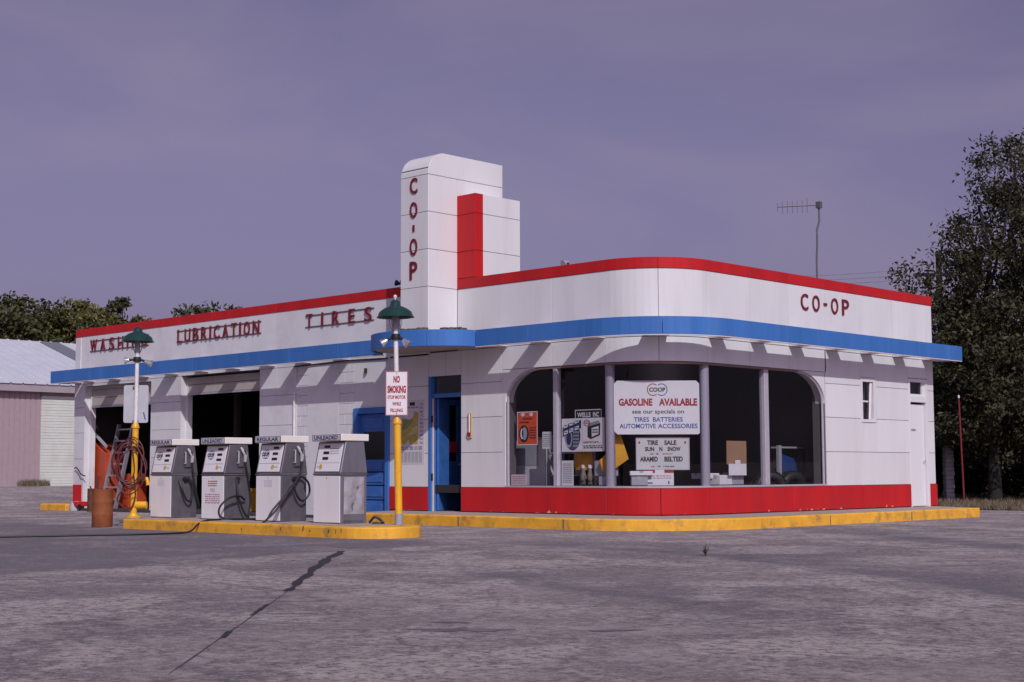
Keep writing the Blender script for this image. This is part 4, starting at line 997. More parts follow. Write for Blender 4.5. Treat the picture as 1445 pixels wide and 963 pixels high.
# tyre scuffs on the island kerb
r = random.Random(11); SCUFF = mat('scuff', (.12, .09, .05), .8, var=.5, scale=40)
for x in (-1.35, -1.2, -1.08, -1.75, -1.9, -3.3, -5.3, -2.4):
    h = r.uniform(.03, .08); z_ = r.uniform(.05, .07); w_ = r.uniform(.012, .03); k_ = r.uniform(-.02, .03)
    MB().add([(x, IY0-.002, z_), (x+w_, IY0-.002, z_+.01), (x+w_+k_, IY0-.002, z_+h), (x+k_*.6, IY0-.002, z_+h*.9)], [(0, 1, 2, 3)]).build('tyre_scuff', SCUFF, I)

# ---- fuel pumps
PW, PD = .60, .47
def fuel_pump(x, label, grade, logo, hoses, dented=False, red_text=False):
    t = thing('fuel_pump', label, 'fuel pump', (x, -4.85+PD/2, IZ+.004), group='fuel pumps on the island')
    hx_, hy_ = PW/2, PD/2
    steel = STEELDK if not dented else STEEL
    MB().box(-hx_, hx_, -hy_, hy_, 0, .672).build('cabinet', steel, t, bevel=.008)
    b_ = MB().box(-hx_+.008, hx_-.008, -hy_-.012, -hy_-.001, .012, .665).build('front_panel', PUMPW, t, bevel=.006)
    m_ = MB(); fp = XF(0, -hy_-.012, 0); put_disc(m_, fp, 0, .635, .010, .012, GREYINK, .002)
    if red_text:
        put_scribble(m_, fp, -.12, .12, .50, .60, 3, REDINK, .002, 3, .5); put_scribble(m_, fp, -.06, .06, .42, .48, 2, GREYINK, .002, 4, .5); put_scribble(m_, fp, -.19, .19, .24, .40, 5, PINKINK, .002, 5, .5)
    elif not dented: put_scribble(m_, fp, -.09, .10, .50, .61, 6, GREYINK, .0015, 6, .22)
    m_.build('print', None, b_)
    MB().box(-hx_-.006, hx_+.006, -hy_-.018, hy_+.01, .674, .698).build('belt', RAIL, t, bevel=.004)
    # leaning head
    zt_ = 1.146
    prof = [(-hy_-.012, .70), (-hy_+.085, zt_), (hy_-.05, zt_), (hy_+.012, .70)]
    m_ = MB(); m_.prism([(-hx_-.004, y, z) for y, z in prof], 0, (PW+.008, 0, 0)); H = m_.build('head', STEEL if dented else steel, t, bevel=.01)
    d_ = Vector((0, .097, .446)).normalized(); nrm = Vector((0, -d_.z, d_.y))
    fd = (Vector((0, -hy_-.012, .70))+nrm*.004, (1, 0, 0), d_, nrm)
    m_ = MB(); put_board(m_, ((Vector(fd[0])+nrm*.004), fd[1], fd[2], fd[3]), -.265, .265, .025, .43, DIALW, .008); dp = m_.build('dial_panel', DIALW, t, bevel=.003)
    fd = (Vector(fd[0])+nrm*.005, fd[1], fd[2], fd[3]); m_ = MB()
    if logo:
        put_ring(m_, fd, -.145, .29, .06, .07, .14, GREYINK, .002); put_ring(m_, fd, -.10, .29, .06, .07, .14, BLUEINK, .003); put_text(m_, 'COOP', fd, -.215, -.045, .26, .32, BLKINK, .05, lift=.004)
        u0 = .04
        put_rect(m_, fd, .02, .235, .16, .415, PAPER, .0015)
    else: u0 = -.14; put_scribble(m_, fd, .0, .2, .27, .37, 3, GREYINK, .002, 9, .3)
    for vv, hh in ((.365, .035), (.275, .04), (.195, .04)): put_rect(m_, fd, u0, u0+.13, vv, vv+hh, BLKINK, .003)
    put_disc(m_, fd, .09 if logo else -.15, .095, .035, .036, mat('yellow_sticker', (.55, .36, .02), .5), .002); put_scribble(m_, fd, .13 if logo else -.24, .22 if logo else -.19, .08, .11, 2, GREYINK, .002, 10, .4)
    put_rect(m_, fd, -.25, .25, .148, .152, GREYINK, .0012)
    m_.build('dial_print', None, dp)
    # cap with grade lettering
    c_ = MB().box(-hx_-.022, hx_+.022, -hy_-.02, hy_+.02, zt_+.006, zt_+.105).build('cap', CAPW, t, bevel=.008)
    fc = XF(0, -hy_-.02, zt_+.006); m_ = MB()
    put_rect(m_, fc, -.318, .318, .004, .095, mat('cap_front_frame', (.16, .16, .18), .5), .002); put_rect(m_, fc, -.30, .30, .014, .085, mat('grade_strip', (.55, .53, .58), .5), .003); put_text(m_, grade, fc, -.27, .255, .022, .078, NAVY, .03, lift=.005)
    m_.build('grade_sign', None, c_)
    if dented:
        v = []; k = 14; r = random.Random(5)
        for j in range(k+1):
            for i in range(k+1):
                u, s_ = i/k, j/k; e = min(u, 1-u, s_, 1-s_)*6; e = min(1, e)
                v.append((hx_+.004+e*(.022*math.sin(7*u+3*s_+1)*math.cos(6*s_-2*u)+r.uniform(-.010, .010)+.014), -hy_+.05+(PD-.1)*u, .13+.52*s_))
        me_ = MB(); me_.add(v, [(j*(k+1)+i, j*(k+1)+i+1, (j+1)*(k+1)+i+1, (j+1)*(k+1)+i) for j in range(k) for i in range(k)])
        me_.build('dented_panel', mat('crumpled_foil_steel', (.50, .48, .53), .28, .45, var=.15), t, smooth=True)
        MB().box(hx_, hx_+.012, -.18, .16, .002, .05).build('foot_plate', STEELDK, t)
        return t
    # nozzle in its boot on the street side
    ho = MB().box(hx_+.001, hx_+.03, -.02, .10, .80, 1.08).build('nozzle_boot', STEELDK, t, bevel=.006)
    MB().tube([(hx_+.03, -.03, 1.04), (hx_+.07, -.03, 1.04), (hx_+.07, -.03, .86), (hx_+.03, -.03, .86)], .009, 6).build('guard_rail', NOZ, t)
    nz_ = MB(); nz_.tube([(hx_+.05, .10, .88), (hx_+.06, .10, .95), (hx_+.07, .09, 1.0), (hx_+.06, .05, 1.05), (hx_+.05, .02, 1.10)], [.022, .030, .033, .024, .016], 10)
    z1 = nz_.build('nozzle', NOZ, t, smooth=True); MB().tube([(hx_+.075, .10, .98), (hx_+.11, .08, 1.0), (hx_+.10, .05, 1.06)], .008, 6).build('trigger', BLKP, z1)
    sw_ = MB(); sw_.lathe([(.03, 0), (.03, .04), (.0, .045)], (0, 0, 0), 12); s1 = sw_.build('hose_outlet', BLKP, t); s1.location = (hx_+.02, -.02, .62); s1.rotation_euler = (0, R_(90), 0)
    for hpath, rad in hoses:
        P = catmull(hpath, 10); MB().tube(P, rad, 8).build('hose', BLACK, t, smooth=True)
    return t
def catmull(P, k=8):
    P = [Vector(p) for p in P]; P = [P[0]*2-P[1]]+P+[P[-1]*2-P[-2]]; o_ = []
    for i in range(1, len(P)-2):
        a, b, c_, d_ = P[i-1:i+3]
        for j in range(k):
            t_ = j/k; o_.append(.5*((2*b)+(c_-a)*t_+(2*a-5*b+4*c_-d_)*t_*t_+(-a+3*b-3*c_+d_)*t_**3))
    o_.append(P[-2]); return o_
X = PW/2
h1 = [([(X+.05, .10, .88), (X+.06, .12, .70), (X+.07, .16, .45), (X+.08, .22, .22), (X+.06, .24, .16), (X+.07, .18, .32), (X+.08, .08, .55), (X+.06, .04, .62), (X+.05, .0, .62)], .016),
      ([(X+.03, -.12, .60), (X+.08, -.10, .46), (X+.09, -.03, .30), (X+.09, .05, .27), (X+.08, .09, .40), (X+.07, .08, .58), (X+.04, .03, .64)], .016)]
h2 = [([(X+.05, .10, .88), (X+.06, .16, .6), (X+.07, .20, .3), (X+.08, .14, .06), (X+.10, .05, .12), (X+.10, -.05, .35), (X+.05, -.05, .62)], .016),
      ([(X+.05, .1, .30), (X+.12, -.05, .36), (X+.14, -.25, .33), (X+.12, -.40, .20), (X+.10, -.38, .06), (X+.18, -.25, .02), (X+.45, -.1, .02), (X+.75, 0, .015)], .016)]
h3 = [([(X+.05, .10, .88), (X+.06, .08, .74), (X+.08, .00, .62), (X+.10, -.16, .45), (X+.06, -.42, .18), (X+.04, -.50, .05), (X+.05, -.62, -.02), (X+.10, -.76, -.08), (X+.20, -.84, -.135)], .016),
      ([(X+.04, -.02, .64), (X+.07, .10, .65), (X+.09, .20, .55), (X+.09, .21, .40), (X+.09, .10, .30), (X+.09, .0, .36), (X+.09, -.10, .52), (X+.10, -.22, .38), (X+.09, -.40, .16), (X+.08, -.60, .0), (X+.16, -.76, -.09), (X+.24, -.82, -.135)], .016)]
fuel_pump(-6.385, 'grey and white fuel pump marked REGULAR beside the hose post', 'REGULAR', True, h1)
fuel_pump(-4.95, 'fuel pump marked UNLEADED with red printed notice on its white front', 'UNLEADED', True, h2, red_text=True)
fuel_pump(-3.545, 'fuel pump marked REGULAR with black hoses trailing over the kerb', 'REGULAR', True, h3)
fuel_pump(-2.18, 'fuel pump marked UNLEADED with crumpled steel side and no hose, nearest the sign post', 'UNLEADED', False, [], dented=True)
o = MB(); o.tube(catmull([(-1.62, -4.55, .17), (-1.55, -4.5, .25), (-1.48, -4.42, .17), (-1.42, -4.5, .16), (-1.5, -4.6, .17)], 6), .018, 8); tag(o.build('hose_end', BLACK, smooth=True), 'short loop of black hose on the island behind the dented pump', 'hose')
o = MB(); o.tube(catmull([(-4.52, -5.0, .17), (-4.42, -5.3, .165), (-4.35, -5.5, .13), (-4.2, -5.75, .025), (-3.95, -6.15, .016), (-4.0, -6.6, .016), (-4.25, -7.2, .016), (-4.7, -8.15, .016), (-5.6, -9.6, .016)], 10), .014, 8)
tag(o.build('driveway_hose', BLACK, smooth=True), 'thin black hose running from the island across the driveway to the left', 'hose')

# ---- lamp posts
def lamp_post(label, loc, lean, zc, brackets):
    t = thing('lamp_post', label, 'lamp post', loc, lean, 'lamp posts on the island')
    MB().tube([(0, 0, zc-.04), (0, 0, 2.72)], .032, 14).build('upper_pole', WPIPE, t, smooth=True)
    MB().lathe([(.058, .0), (.058, .0), (.055, .15)], n=16).build('base', GPIPE if not brackets else YPIPE, t, smooth=True)
    MB().lathe([(.05, .15), (.05, zc-.09), (.062, zc-.085), (.062, zc-.06), (.05, zc-.03), (.034, zc+.01)], n=18).build('sleeve', YPIPE, t, smooth=True)
    MB().lathe([(.044, 2.66), (.044, 2.86), (.03, 2.88)], n=16).build('socket', GREYBOX, t, smooth=True)
    pr = [(.0, 3.09), (.03, 3.085), (.062, 3.06), (.073, 3.01), (.085, 2.995), (.15, 2.97), (.225, 2.915), (.245, 2.86), (.262, 2.845), (.262, 2.838), (.240, 2.846), (.218, 2.905), (.14, 2.955), (.05, 2.97), (.0, 2.975)]
    MB().lathe(pr, n=36).build('lamp_shade', GREENSH, t, smooth=True)
    MB().lathe([(.0, 2.80), (.03, 2.82), (.042, 2.86), (.03, 2.93), (.02, 2.96)], n=14).build('bulb', PAPER, t, smooth=True)
    for a in (.3, 1.9, 3.4, 5.0): MB().tube([(.10*math.cos(a), .10*math.sin(a), 2.94), (.10*math.cos(a), .10*math.sin(a), 2.74), (.045*math.cos(a), .045*math.sin(a), 2.64)], .004, 5).build('stay_wire', STEEL, t)
    return t
def finial(t): MB().lathe([(.012, 3.08), (.012, 3.10), (.026, 3.12), (.026, 3.14), (.0, 3.16)], n=12).build('finial', CAPW, t, smooth=True)
def post_flood(t, z, heads):
    MB().lathe([(.06, z-.04), (.065, z), (.06, z+.04)], n=12).build('junction_box', BLKP, t, smooth=True)
    for a, el, L_ in heads:
        d_ = Vector((math.cos(a)*math.cos(el), math.sin(a)*math.cos(el), math.sin(el))); s_ = Vector((0, 0, z))+Vector((math.cos(a), math.sin(a), 0))*.05
        h = MB(); h.tube([s_, s_+d_*.06, s_+d_*.09], [.018, .02, .028], 10); hh = h.build('flood_arm', BLKP, t, smooth=True)
        h = MB(); h.tube([s_+d_*.08, s_+d_*(.08+L_*.4), s_+d_*(.08+L_), s_+d_*(.085+L_)], [.028, .035, .06, .052], 14); h.build('flood_lamp', CHROME, hh, smooth=True)
lean = 1.15
A1 = lamp_post('green shaded lamp post carrying the no smoking sign, right end of the island', (-1.0, -4.55, IZ+.004), (R_(lean)*.69, -R_(lean)*.72, 0), 1.46, False); finial(A1)
post_flood(A1, 2.57, [(math.radians(226), -.55, .09), (math.radians(20), -.7, .09)])
A2 = lamp_post('green shaded lamp post wound with red hose, left end of the island', (-6.83, -5.08, IZ+.004), (-R_(.4)*.69, R_(.4)*.72, 0), 1.52, True)
post_flood(A2, 2.55, [(math.radians(225), -.1, .07), (math.radians(44), -.35, .12)])
# pipe fittings at the foot of the hose post
MB().tube([(0.0, 0, .62), (.16, .14, .62), (.17, .15, .52)], .035, 10).build('pipe_elbow', YPIPE, A2, smooth=True); MB().tube([(.02, .02, .2), (.16, .14, .2)], .06, 12).build('pipe_tee', YPIPE, A2, smooth=True)
MB().lathe([(.12, 0), (.12, .02), (.07, .03), (.06, .06)], n=16).build('flange', YPIPE, A2, smooth=True)
# no smoking sign, turned to the street
yw = R_(-38)
U_ = Vector((math.cos(R_(40)), math.sin(R_(40)), 0)); N_ = Vector((U_.y, -U_.x, 0))
th = thing('no_smoking_sign', 'white metal sign lettered NO SMOKING on the right lamp post', 'sign', (-1.02, -4.57, 1.64)); fs = (N_*.06, U_, Vector((0, 0, 1)), N_); SW, SH = .305, .605
m_ = MB(); put_board(m_, fs, -SW/2, SW/2, 0, SH, PAPER, .004); m_.build('plate', None, th, bevel=.001); m_ = MB(); b_ = .011
for a, b, c_, d_ in ((-SW/2, SW/2, 0, b_), (-SW/2, SW/2, SH-b_, SH), (-SW/2, -SW/2+b_, b_, SH-b_), (SW/2-b_, SW/2, b_, SH-b_)): put_rect(m_, fs, a, b, c_, d_, mat('faded_red_border', (.45, .16, .17), .6), .001)
put_text(m_, 'NO', fs, -.045, .045, .445, .545, REDINK, .05); put_text(m_, 'SMOKING', fs, -.128, .128, .305, .41, REDINK, .05); put_text(m_, 'STOP MOTOR', fs, -.125, .125, .225, .275, REDINK, .035); put_text(m_, 'WHILE', fs, -.06, .06, .135, .185, REDINK, .035); put_text(m_, 'FILLING', fs, -.085, .085, .045, .095, REDINK, .035)
printed(th, m_, 'lettering'); m_ = MB(); put_disc(m_, fs, 0, .572, .008, .008, RAIL, .004); put_disc(m_, fs, 0, .026, .008, .008, RAIL, .004); m_.build('bolt', None, th)
# blank back of the sign on the other post
th = thing('sign_back', 'blank grey metal sign board with rounded corners on the hose post', 'sign', (-6.83, -5.08, 1.68)); U2_ = Vector((math.cos(R_(44)), math.sin(R_(44)), 0)); N2_ = Vector((U2_.y, -U2_.x, 0)); m_ = MB()
w2, h2_, rc = .20, .61, .03; poly = []
for cx_, cy_, a_ in ((w2-rc, rc, -90), (w2-rc, h2_-rc, 0), (-w2+rc-.05*0, h2_-rc, 90), (-w2+rc, rc, 180)):
    for k in range(5): a = R_(a_+90*k/4); poly.append((cx_+rc*math.cos(a), cy_+rc*math.sin(a)))
m_.prism([U2_*a+Vector((0, 0, b))-N2_*.045 for a, b in poly], 0, N2_*.004, mat('galvanised_sheet', (.46, .47, .52), .5, .2, var=.12, scale=5)); m_.build('plate', None, th)
m_ = MB(); m_.obox(U2_*.14+Vector((0, 0, .11))-N2_*.038, U2_*.010, U2_.cross(N2_)*.001+N2_*.001, Vector((0, 0, .06))-U2_*.015, BLUEINK); m_.build('sticker', None, th)
m_ = MB(); m_.obox(Vector((0, 0, .58))-N2_*.02, U2_*.045, N2_*.022, Vector((0, 0, .012))); m_.obox(Vector((0, 0, .03))-N2_*.02, U2_*.045, N2_*.022, Vector((0, 0, .012))); m_.build('clamp', STEELDK, th)
# coiled red air hose on the post
m_ = MB(); r = random.Random(5)
for k in range(7):
    rx, rz_ = r.uniform(.12, .25), r.uniform(.30, .46); cz_ = r.uniform(.92, 1.06); off = r.uniform(-.06, .05); cu_ = r.uniform(-.07, .05); P = []
    for i in range(33):
        a = 2*math.pi*i/32; u = cu_+rx*math.sin(a)*(1+.2*math.sin(2*a+k*1.7))-.05; P.append(Vector((-6.83, -5.08, cz_+rz_*math.cos(a)))+U2_*u+N2_*(.08+.02*k*.5+off*math.sin(a)))
    m_.tube(P, .0105, 7, caps=False)
m_.tube(catmull([Vector((-6.83, -5.08, .66))-U2_*.1+N2_*.1, Vector((-6.83, -5.08, .45))-U2_*.24+N2_*.08, Vector((-6.83, -5.08, .28))-U2_*.05+N2_*.09, Vector((-6.83, -5.08, .5))+U2_*.05+N2_*.09, Vector((-6.83, -5.08, .82))+U2_*.02+N2_*.08], 8), .012, 7)
tag(m_.build('air_hose', HOSER, smooth=True), 'coil of dull red rubber air hose hung on the left lamp post', 'hose')

# ---- barrel, second barrel, garage contents
def barrel(label, x, y, z, r_, h, ma, extra=False):
    t = thing('barrel', label, 'barrel', (x, y, z)); pr = [(r_*.97, 0), (r_, .01)]
    for k in (1/3, 2/3): pr += [(r_, h*k-.02), (r_*1.035, h*k), (r_, h*k+.02)]
    pr += [(r_, h-.015), (r_*1.02, h-.008), (r_*1.02, h), (r_*.95, h), (r_*.94, h-.05), (0, h-.05)]
    MB().lathe(pr, n=32).build('drum', ma, t, smooth=True); return t
t = barrel('rusty orange steel drum standing in front of the first bay', -7.30, -5.36, 0, .165, .61, RUST)
MB().tube([(-.08, -.08, .56), (-.14, -.12, .60), (-.16, -.14, .66)], .012, 6).build('rag', RUSTDK, t)
barrel('small dark rusty drum at the pier of the first bay', -15.95, -.45, 0, .17, .52, RUSTDK)
t = thing('step_ladder', 'aluminium ladder leaning inside the first garage bay', 'ladder', (-16.82, .22, .05))
for x in (-.0, .62): MB().obox((x, .22, .98), (.03, 0, 0), (0, .04, 0), (0, .22, .98)).build('rail', ALU, t)
for k in range(7): MB().box(.03, .59, .05+.061*k-.03, .05+.061*k+.03, .2+.27*k, .235+.27*k).build('rung', ALU, t)
t = thing('tyre_machine', 'orange red machine cabinet just inside the first bay beside the ladder', 'machine', (-17.15, .35, .05))
MB().prism([(-.28, -.02, 0), (.3, -.02, 0), (.3, -.02, 1.28), (-.28, -.02, 1.55)], 0, (0, .5, 0)).build('cabinet', ORED, t, bevel=.012); MB().obox((.06, -.05, 1.62), (.34, 0, -.2), (0, .012, 0), (.02, 0, .03)).build('arm', MULL, t); MB().box(-.28, .3, -.05, -.02, .35, .42).build('trim', MULL, t)
t = thing('red_cabinet', 'low red cabinet behind the ladder in the first bay', 'cabinet', (-16.62, .85, .05)); MB().box(-.42, .10, -.1, .4, 0, .80).build('body', ORED, t, bevel=.01)
for k in range(4): MB().box(-.38, .06, -.115, -.10, .05+.185*k, .215+.185*k).build('drawer', ORED, t, bevel=.004)
t = thing('floor_jack', 'small red floor jack beside the pier of the first bay', 'jack', (-17.0, -.05, .05)); MB().box(-.1, .1, -.3, .25, .05, .16).build('frame', REDEN, t, bevel=.01); MB().tube([(0, .2, .12), (-.1, .35, .75)], .016, 8).build('handle', BLKP, t)
for sx in (-.1, .1):
    o = MB().lathe([(.05, -.02), (.05, .02)], n=14).build('wheel', BLKP, t); o.location = (sx, -.25, .05); o.rotation_euler = (0, R_(90), 0)
t = thing('shop_lift', 'dark vehicle lift post standing inside the middle bay', 'lift', (-13.2, 1.45, .05)); MB().box(-.06, .06, -.06, .06, 0, 2.6).build('post', INTW, t); MB().box(-.22, .22, -.12, .12, 1.0, 1.3).build('control_box', mat('grey_lift_box', (.20, .17, .18), .6), t, bevel=.01); MB().box(-.4, .4, -.2, .2, 0, .08).build('foot', INTW, t)
t = thing('work_bench', 'yellow topped bench inside the middle bay', 'bench', (-12.1, 1.0, .05)); MB().box(-.4, .4, -.25, .25, .40, .48).build('top', YPIPE, t, bevel=.006)
for sx in (-.35, .35): MB().box(sx-.03, sx+.03, -.22, .22, 0, .4).build('leg', YPIPE, t)
# bollard stub at the pier
o = MB().lathe([(.16, 0), (.17, .12), (.14, .2), (0, .22)], n=18).build('pier_guard', STONE, bevel=0, smooth=True); o.location = (-17.15, -.22, 0); tag(o, 'stubby concrete guard at the foot of the far garage pier', 'guard')
o = MB(); o.tube(catmull([(-17.6, -.04, .98), (-17.5, -.06, 1.0), (-17.38, -.06, .93), (-17.25, -.07, .84), (-17.1, -.05, .80)], 6), .014, 6); tag(o.build('hose_tap', BLACK, smooth=True), 'short dark hose hooked on the far garage pier', 'hose')

# ================================================================== metal shed on the left
A = Vector((-34.2, 7.0, 0)); e1 = Vector((0, 1, 0)); e2 = Vector((-1, 0, 0))    # along the front, and away from the viewer
SH_ = thing('metal_shed', 'long pale roofed metal shed with pink siding and a roller door', 'shed', (A.x, A.y, .3))
def sb(mb, a, b, c, d_, z0, z1, ma=None):
    mb.obox(e1*((a+b)/2)+e2*((c+d_)/2)+Vector((0, 0, (z0+z1)/2-.3)), e1*((b-a)/2), e2*((d_-c)/2), Vector((0, 0, (z1-z0)/2)), ma)
m_ = MB(); k = -6.0
while k < 22:
    if not (.93 < k+.1 < 2.45): sb(m_, k, k+.15, -.02, .05, .3, 3.72); sb(m_, k+.15, k+.2, 0, .05, .3, 3.72)
    k += .2
sb(m_, .95, 2.5, 0, .05, 3.55, 3.72); sb(m_, -6, 22, .06, 9, .3, 3.7)
m_.build('siding', SHEDW, SH_)
m_ = MB(); z = .40
while z < 3.54: sb(m_, .99, 2.33, -.035 if int(round(z/.1)) % 2 else -.025, .0, z, z+.094); z += .1
m_.build('roller_door', SHEDD, SH_)
m_ = MB(); sb(m_, -6.2, 22.2, -.3, -.12, 3.72, 3.98); m_.build('gutter', mat('shed_gutter', (.34, .29, .32), .5), SH_)
ez, rz_, dp_ = 3.98, 6.08, 6.3
def roofq(mb, a, b, ma, lift=0, t=.05, c=-.35, d_=dp_):
    f_ = lambda q: ez+(rz_-ez)*(q+.35)/(dp_+.35)+lift-.3
    P = [e1*a+e2*c+Vector((0, 0, f_(c))), e1*b+e2*c+Vector((0, 0, f_(c))), e1*b+e2*d_+Vector((0, 0, f_(d_))), e1*a+e2*d_+Vector((0, 0, f_(d_)))]
    mb.prism(P, 0, (0, 0, t), ma)
m_ = MB(); k = -6.3
while k < 22: roofq(m_, k, k+.40, SHEDR); roofq(m_, k+.40, k+.46, SHEDR, .03); k += .46
m_.build('roof', None, SH_); m_ = MB(); roofq(m_, 4.15, 5.0, SKYL, .07, .02, .3, 6.1); m_.build('roof_panel', None, SH_)
m_ = MB(); P = [e1*(-6.3)+e2*dp_+Vector((0, 0, rz_-.3)), e1*22+e2*dp_+Vector((0, 0, rz_-.3)), e1*22+e2*15+Vector((0, 0, 3.7)), e1*(-6.3)+e2*15+Vector((0, 0, 3.7))]; m_.prism(P, 0, (0, 0, .05), SHEDR); m_.build('roof', None, SH_)

# ================================================================== house, pole, fence on the right
hs_ = thing('small_house', 'small dark house with shingle roof and stone porch pier under the trees', 'house', (-6.2, 19.2, 0)); c1 = rt.copy(); c2 = Vector((fw.x, fw.y, 0)).normalized()
def hb(mb, a, b, c, d_, z0, z1, ma=None): mb.obox(c1*((a+b)/2)+c2*((c+d_)/2)+Vector((0, 0, (z0+z1)/2)), c1*((b-a)/2), c2*((d_-c)/2), Vector((0, 0, (z1-z0)/2)), ma)
m_ = MB(); hb(m_, -5, .9, 1.6, 6, 0, 1.75); m_.build('wall', HOUSEW, hs_)
m_ = MB(); P = [c1*-5.5+c2*(-.3)+Vector((0, 0, 1.58)), c1*1.55+c2*(-.3)+Vector((0, 0, 1.58)), c1*.55+c2*3.6+Vector((0, 0, 2.75)), c1*-5.5+c2*3.6+Vector((0, 0, 2.75))]; m_.prism(P, 0, (0, 0, .08), SHINGLE)
P = [c1*-5.5+c2*3.6+Vector((0, 0, 2.75)), c1*.55+c2*3.6+Vector((0, 0, 2.75)), c1*1.55+c2*6.6+Vector((0, 0, 1.6)), c1*-5.5+c2*6.6+Vector((0, 0, 1.6))]; m_.prism(P, 0, (0, 0, .08), SHINGLE); m_.build('roof', None, hs_)
m_ = MB(); z = 0; k = 0
while z < 1.5:
    hb(m_, .84-.12+.01*(k % 2), .84+.13-.01*(k % 3), 0, .3, z, z+.115); z += .12; k += 1
m_.build('stone_pier', STONE, hs_, bevel=.012)
m_ = MB(); hb(m_, -.95, -.35, 1.55, 1.6, .1, 1.4); m_.build('door', INTD, hs_); m_ = MB(); hb(m_, -.05, .45, 1.55, 1.6, .5, 1.3); m_.build('window', GLASS, hs_)
t = thing('marker_pole', 'thin leaning red pole with a white tip beside the house', 'pole', (-3.72, 16.9, 0), (R_(.8), -R_(1.0), 0)); MB().tube([(0, 0, 0), (0, 0, 2.7)], [.026, .022], 10).build('shaft', REDPOLE, t, smooth=True); MB().lathe([(.026, 2.69), (.028, 2.74), (0, 2.77)], n=10).build('tip', PAPER, t)
t = thing('rail_fence', 'low weathered two rail fence on the verge beyond the tree', 'fence', (1.2, 30.5, gz(1.2, 30.5)))
for k in range(-3, 5): MB().obox(c1*(2.2*k)+Vector((0, 0, .4)), c1*.06, c2*.06, (0, 0, .42)).build('fence_post', TREEBARK, t)
for z in (.35, .65): m_ = MB(); m_.obox(c1*2.2+Vector((0, 0, z)), c1*8, c2*.03, (0, 0, .05)); m_.build('rail', mat('weathered_rail', (.20, .15, .12), .9), t)

# ================================================================== trees
def leaf_mat(name, a, b):
    m = bpy.data.materials.new(name); m.use_nodes = True; t = m.node_tree; n = t.nodes; l = t.links; p = n['Principled BSDF']
    g = n.new('ShaderNodeNewGeometry'); r = n.new('ShaderNodeValToRGB'); r.color_ramp.elements[0].color = (*a, 1); r.color_ramp.elements[1].color = (*b, 1)
    l.new(g.outputs['Random Per Island'], r.inputs[0]); l.new(r.outputs[0], p.inputs['Base Color']); p.inputs['Roughness'].default_value = .6
    p.inputs['Specular IOR Level'].default_value = .25
    p.inputs['Transmission Weight'].default_value = 0
    return m
LEAFD = leaf_mat('leaf_dark', (.014, .017, .009), (.066, .062, .028))
LEAFG = leaf_mat('leaf_olive', (.028, .034, .012), (.15, .135, .04))
LEAFM = leaf_mat('leaf_mid', (.022, .028, .014), (.085, .085, .03))
def tree(label, x, y, H, cr, trunk_h, clumps, per, leaf, lm, seed, group, trunk_r=.2, flat=1., spread=.55, low=0.3, lobes=None):
    r = random.Random(seed); z0 = gz(x, y)
    t = thing('tree', label, 'tree', (x, y, z0), group=group)
    tm = MB(); top = H*.8; P = [Vector((0, 0, -.1))]
    for i in range(1, 7): P.append(Vector((r.uniform(-.12, .12)*i*.3, r.uniform(-.12, .12)*i*.3, top*i/6)))
    tm.tube(P, [trunk_r*(1.25 if i == 0 else 1-.13*i) for i in range(7)], 10)
    C_ = []
    cz_ = trunk_h+(H-trunk_h)/2; ch = (H-trunk_h)/2
    for i in range(clumps):
        while True:
            p = Vector((r.uniform(-1, 1), r.uniform(-1, 1), r.uniform(-1, 1)))
            if .25 < p.length < 1: break
        if lobes:
            a_ = r.choices(lobes, [q[2]*q[2]*q[3] for q in lobes])[0]; p = p*(.35+.65*r.random())/max(p.length, .5)*min(1, p.length+.2); hv = rt*(a_[0]+p.x*a_[2])+Vector((fw.x, fw.y, 0)).normalized()*(p.y*a_[2])
            C_.append(Vector((hv.x, hv.y, a_[1]+p.z*a_[3]))); continue
        p = p*(.55+.45*r.random())/max(p.length, .5)*min(1, p.length+.3)
        k = 1-low*max(0, p.z)
        C_.append(Vector((p.x*cr*k, p.y*cr*k, cz_+p.z*ch)))
    for i in range(0, len(C_), max(1, len(C_)//26)):
        c_ = C_[i]; b = P[min(5, max(2, int(6*max(.1, (c_.z-1.2))/H)))]
        mid = (b+c_)/2+Vector((r.uniform(-.3, .3), r.uniform(-.3, .3), -.25))
        tm.tube([b, mid, c_], [trunk_r*.32, trunk_r*.18, .02], 6)
    tm.build('trunk', TREEBARK, t, smooth=True)
    V, F = [], []
    for c_ in C_:
        s_ = cr*r.uniform(.13, .26)*spread*1.6
        for q in range(per):
            d_ = Vector((r.gauss(0, 1), r.gauss(0, 1), r.gauss(0, .8)*flat))*s_*.55
            o_ = c_+d_
            a = Vector((r.gauss(0, 1), r.gauss(0, 1), r.gauss(0, 1))).normalized(); b = a.cross(Vector((r.gauss(0, 1), r.gauss(0, 1), r.gauss(0, 1)))).normalized()
            L_ = leaf*r.uniform(.6, 1.35); w_ = L_*.42; k = len(V)
            V += [o_-a*L_*.5, o_+b*w_*.5+a*L_*.05, o_+a*L_*.5, o_-b*w_*.5+a*L_*.05]; F.append((k, k+1, k+2, k+3))
    me = bpy.data.meshes.new('crown'); me.from_pydata([tuple(v) for v in V], [], F); me.materials.append(lm)
    o = bpy.data.objects.new('crown', me); COL.objects.link(o); o.parent = t
    return t
def at(px, D):     # a spot on the ground D metres from the viewpoint, by bearing
    a = math.atan((px-722.5)/2088.)+yaw; return CAM.x+D*math.sin(a), CAM.y+D*math.cos(a)
GR = 'trees right of the station'
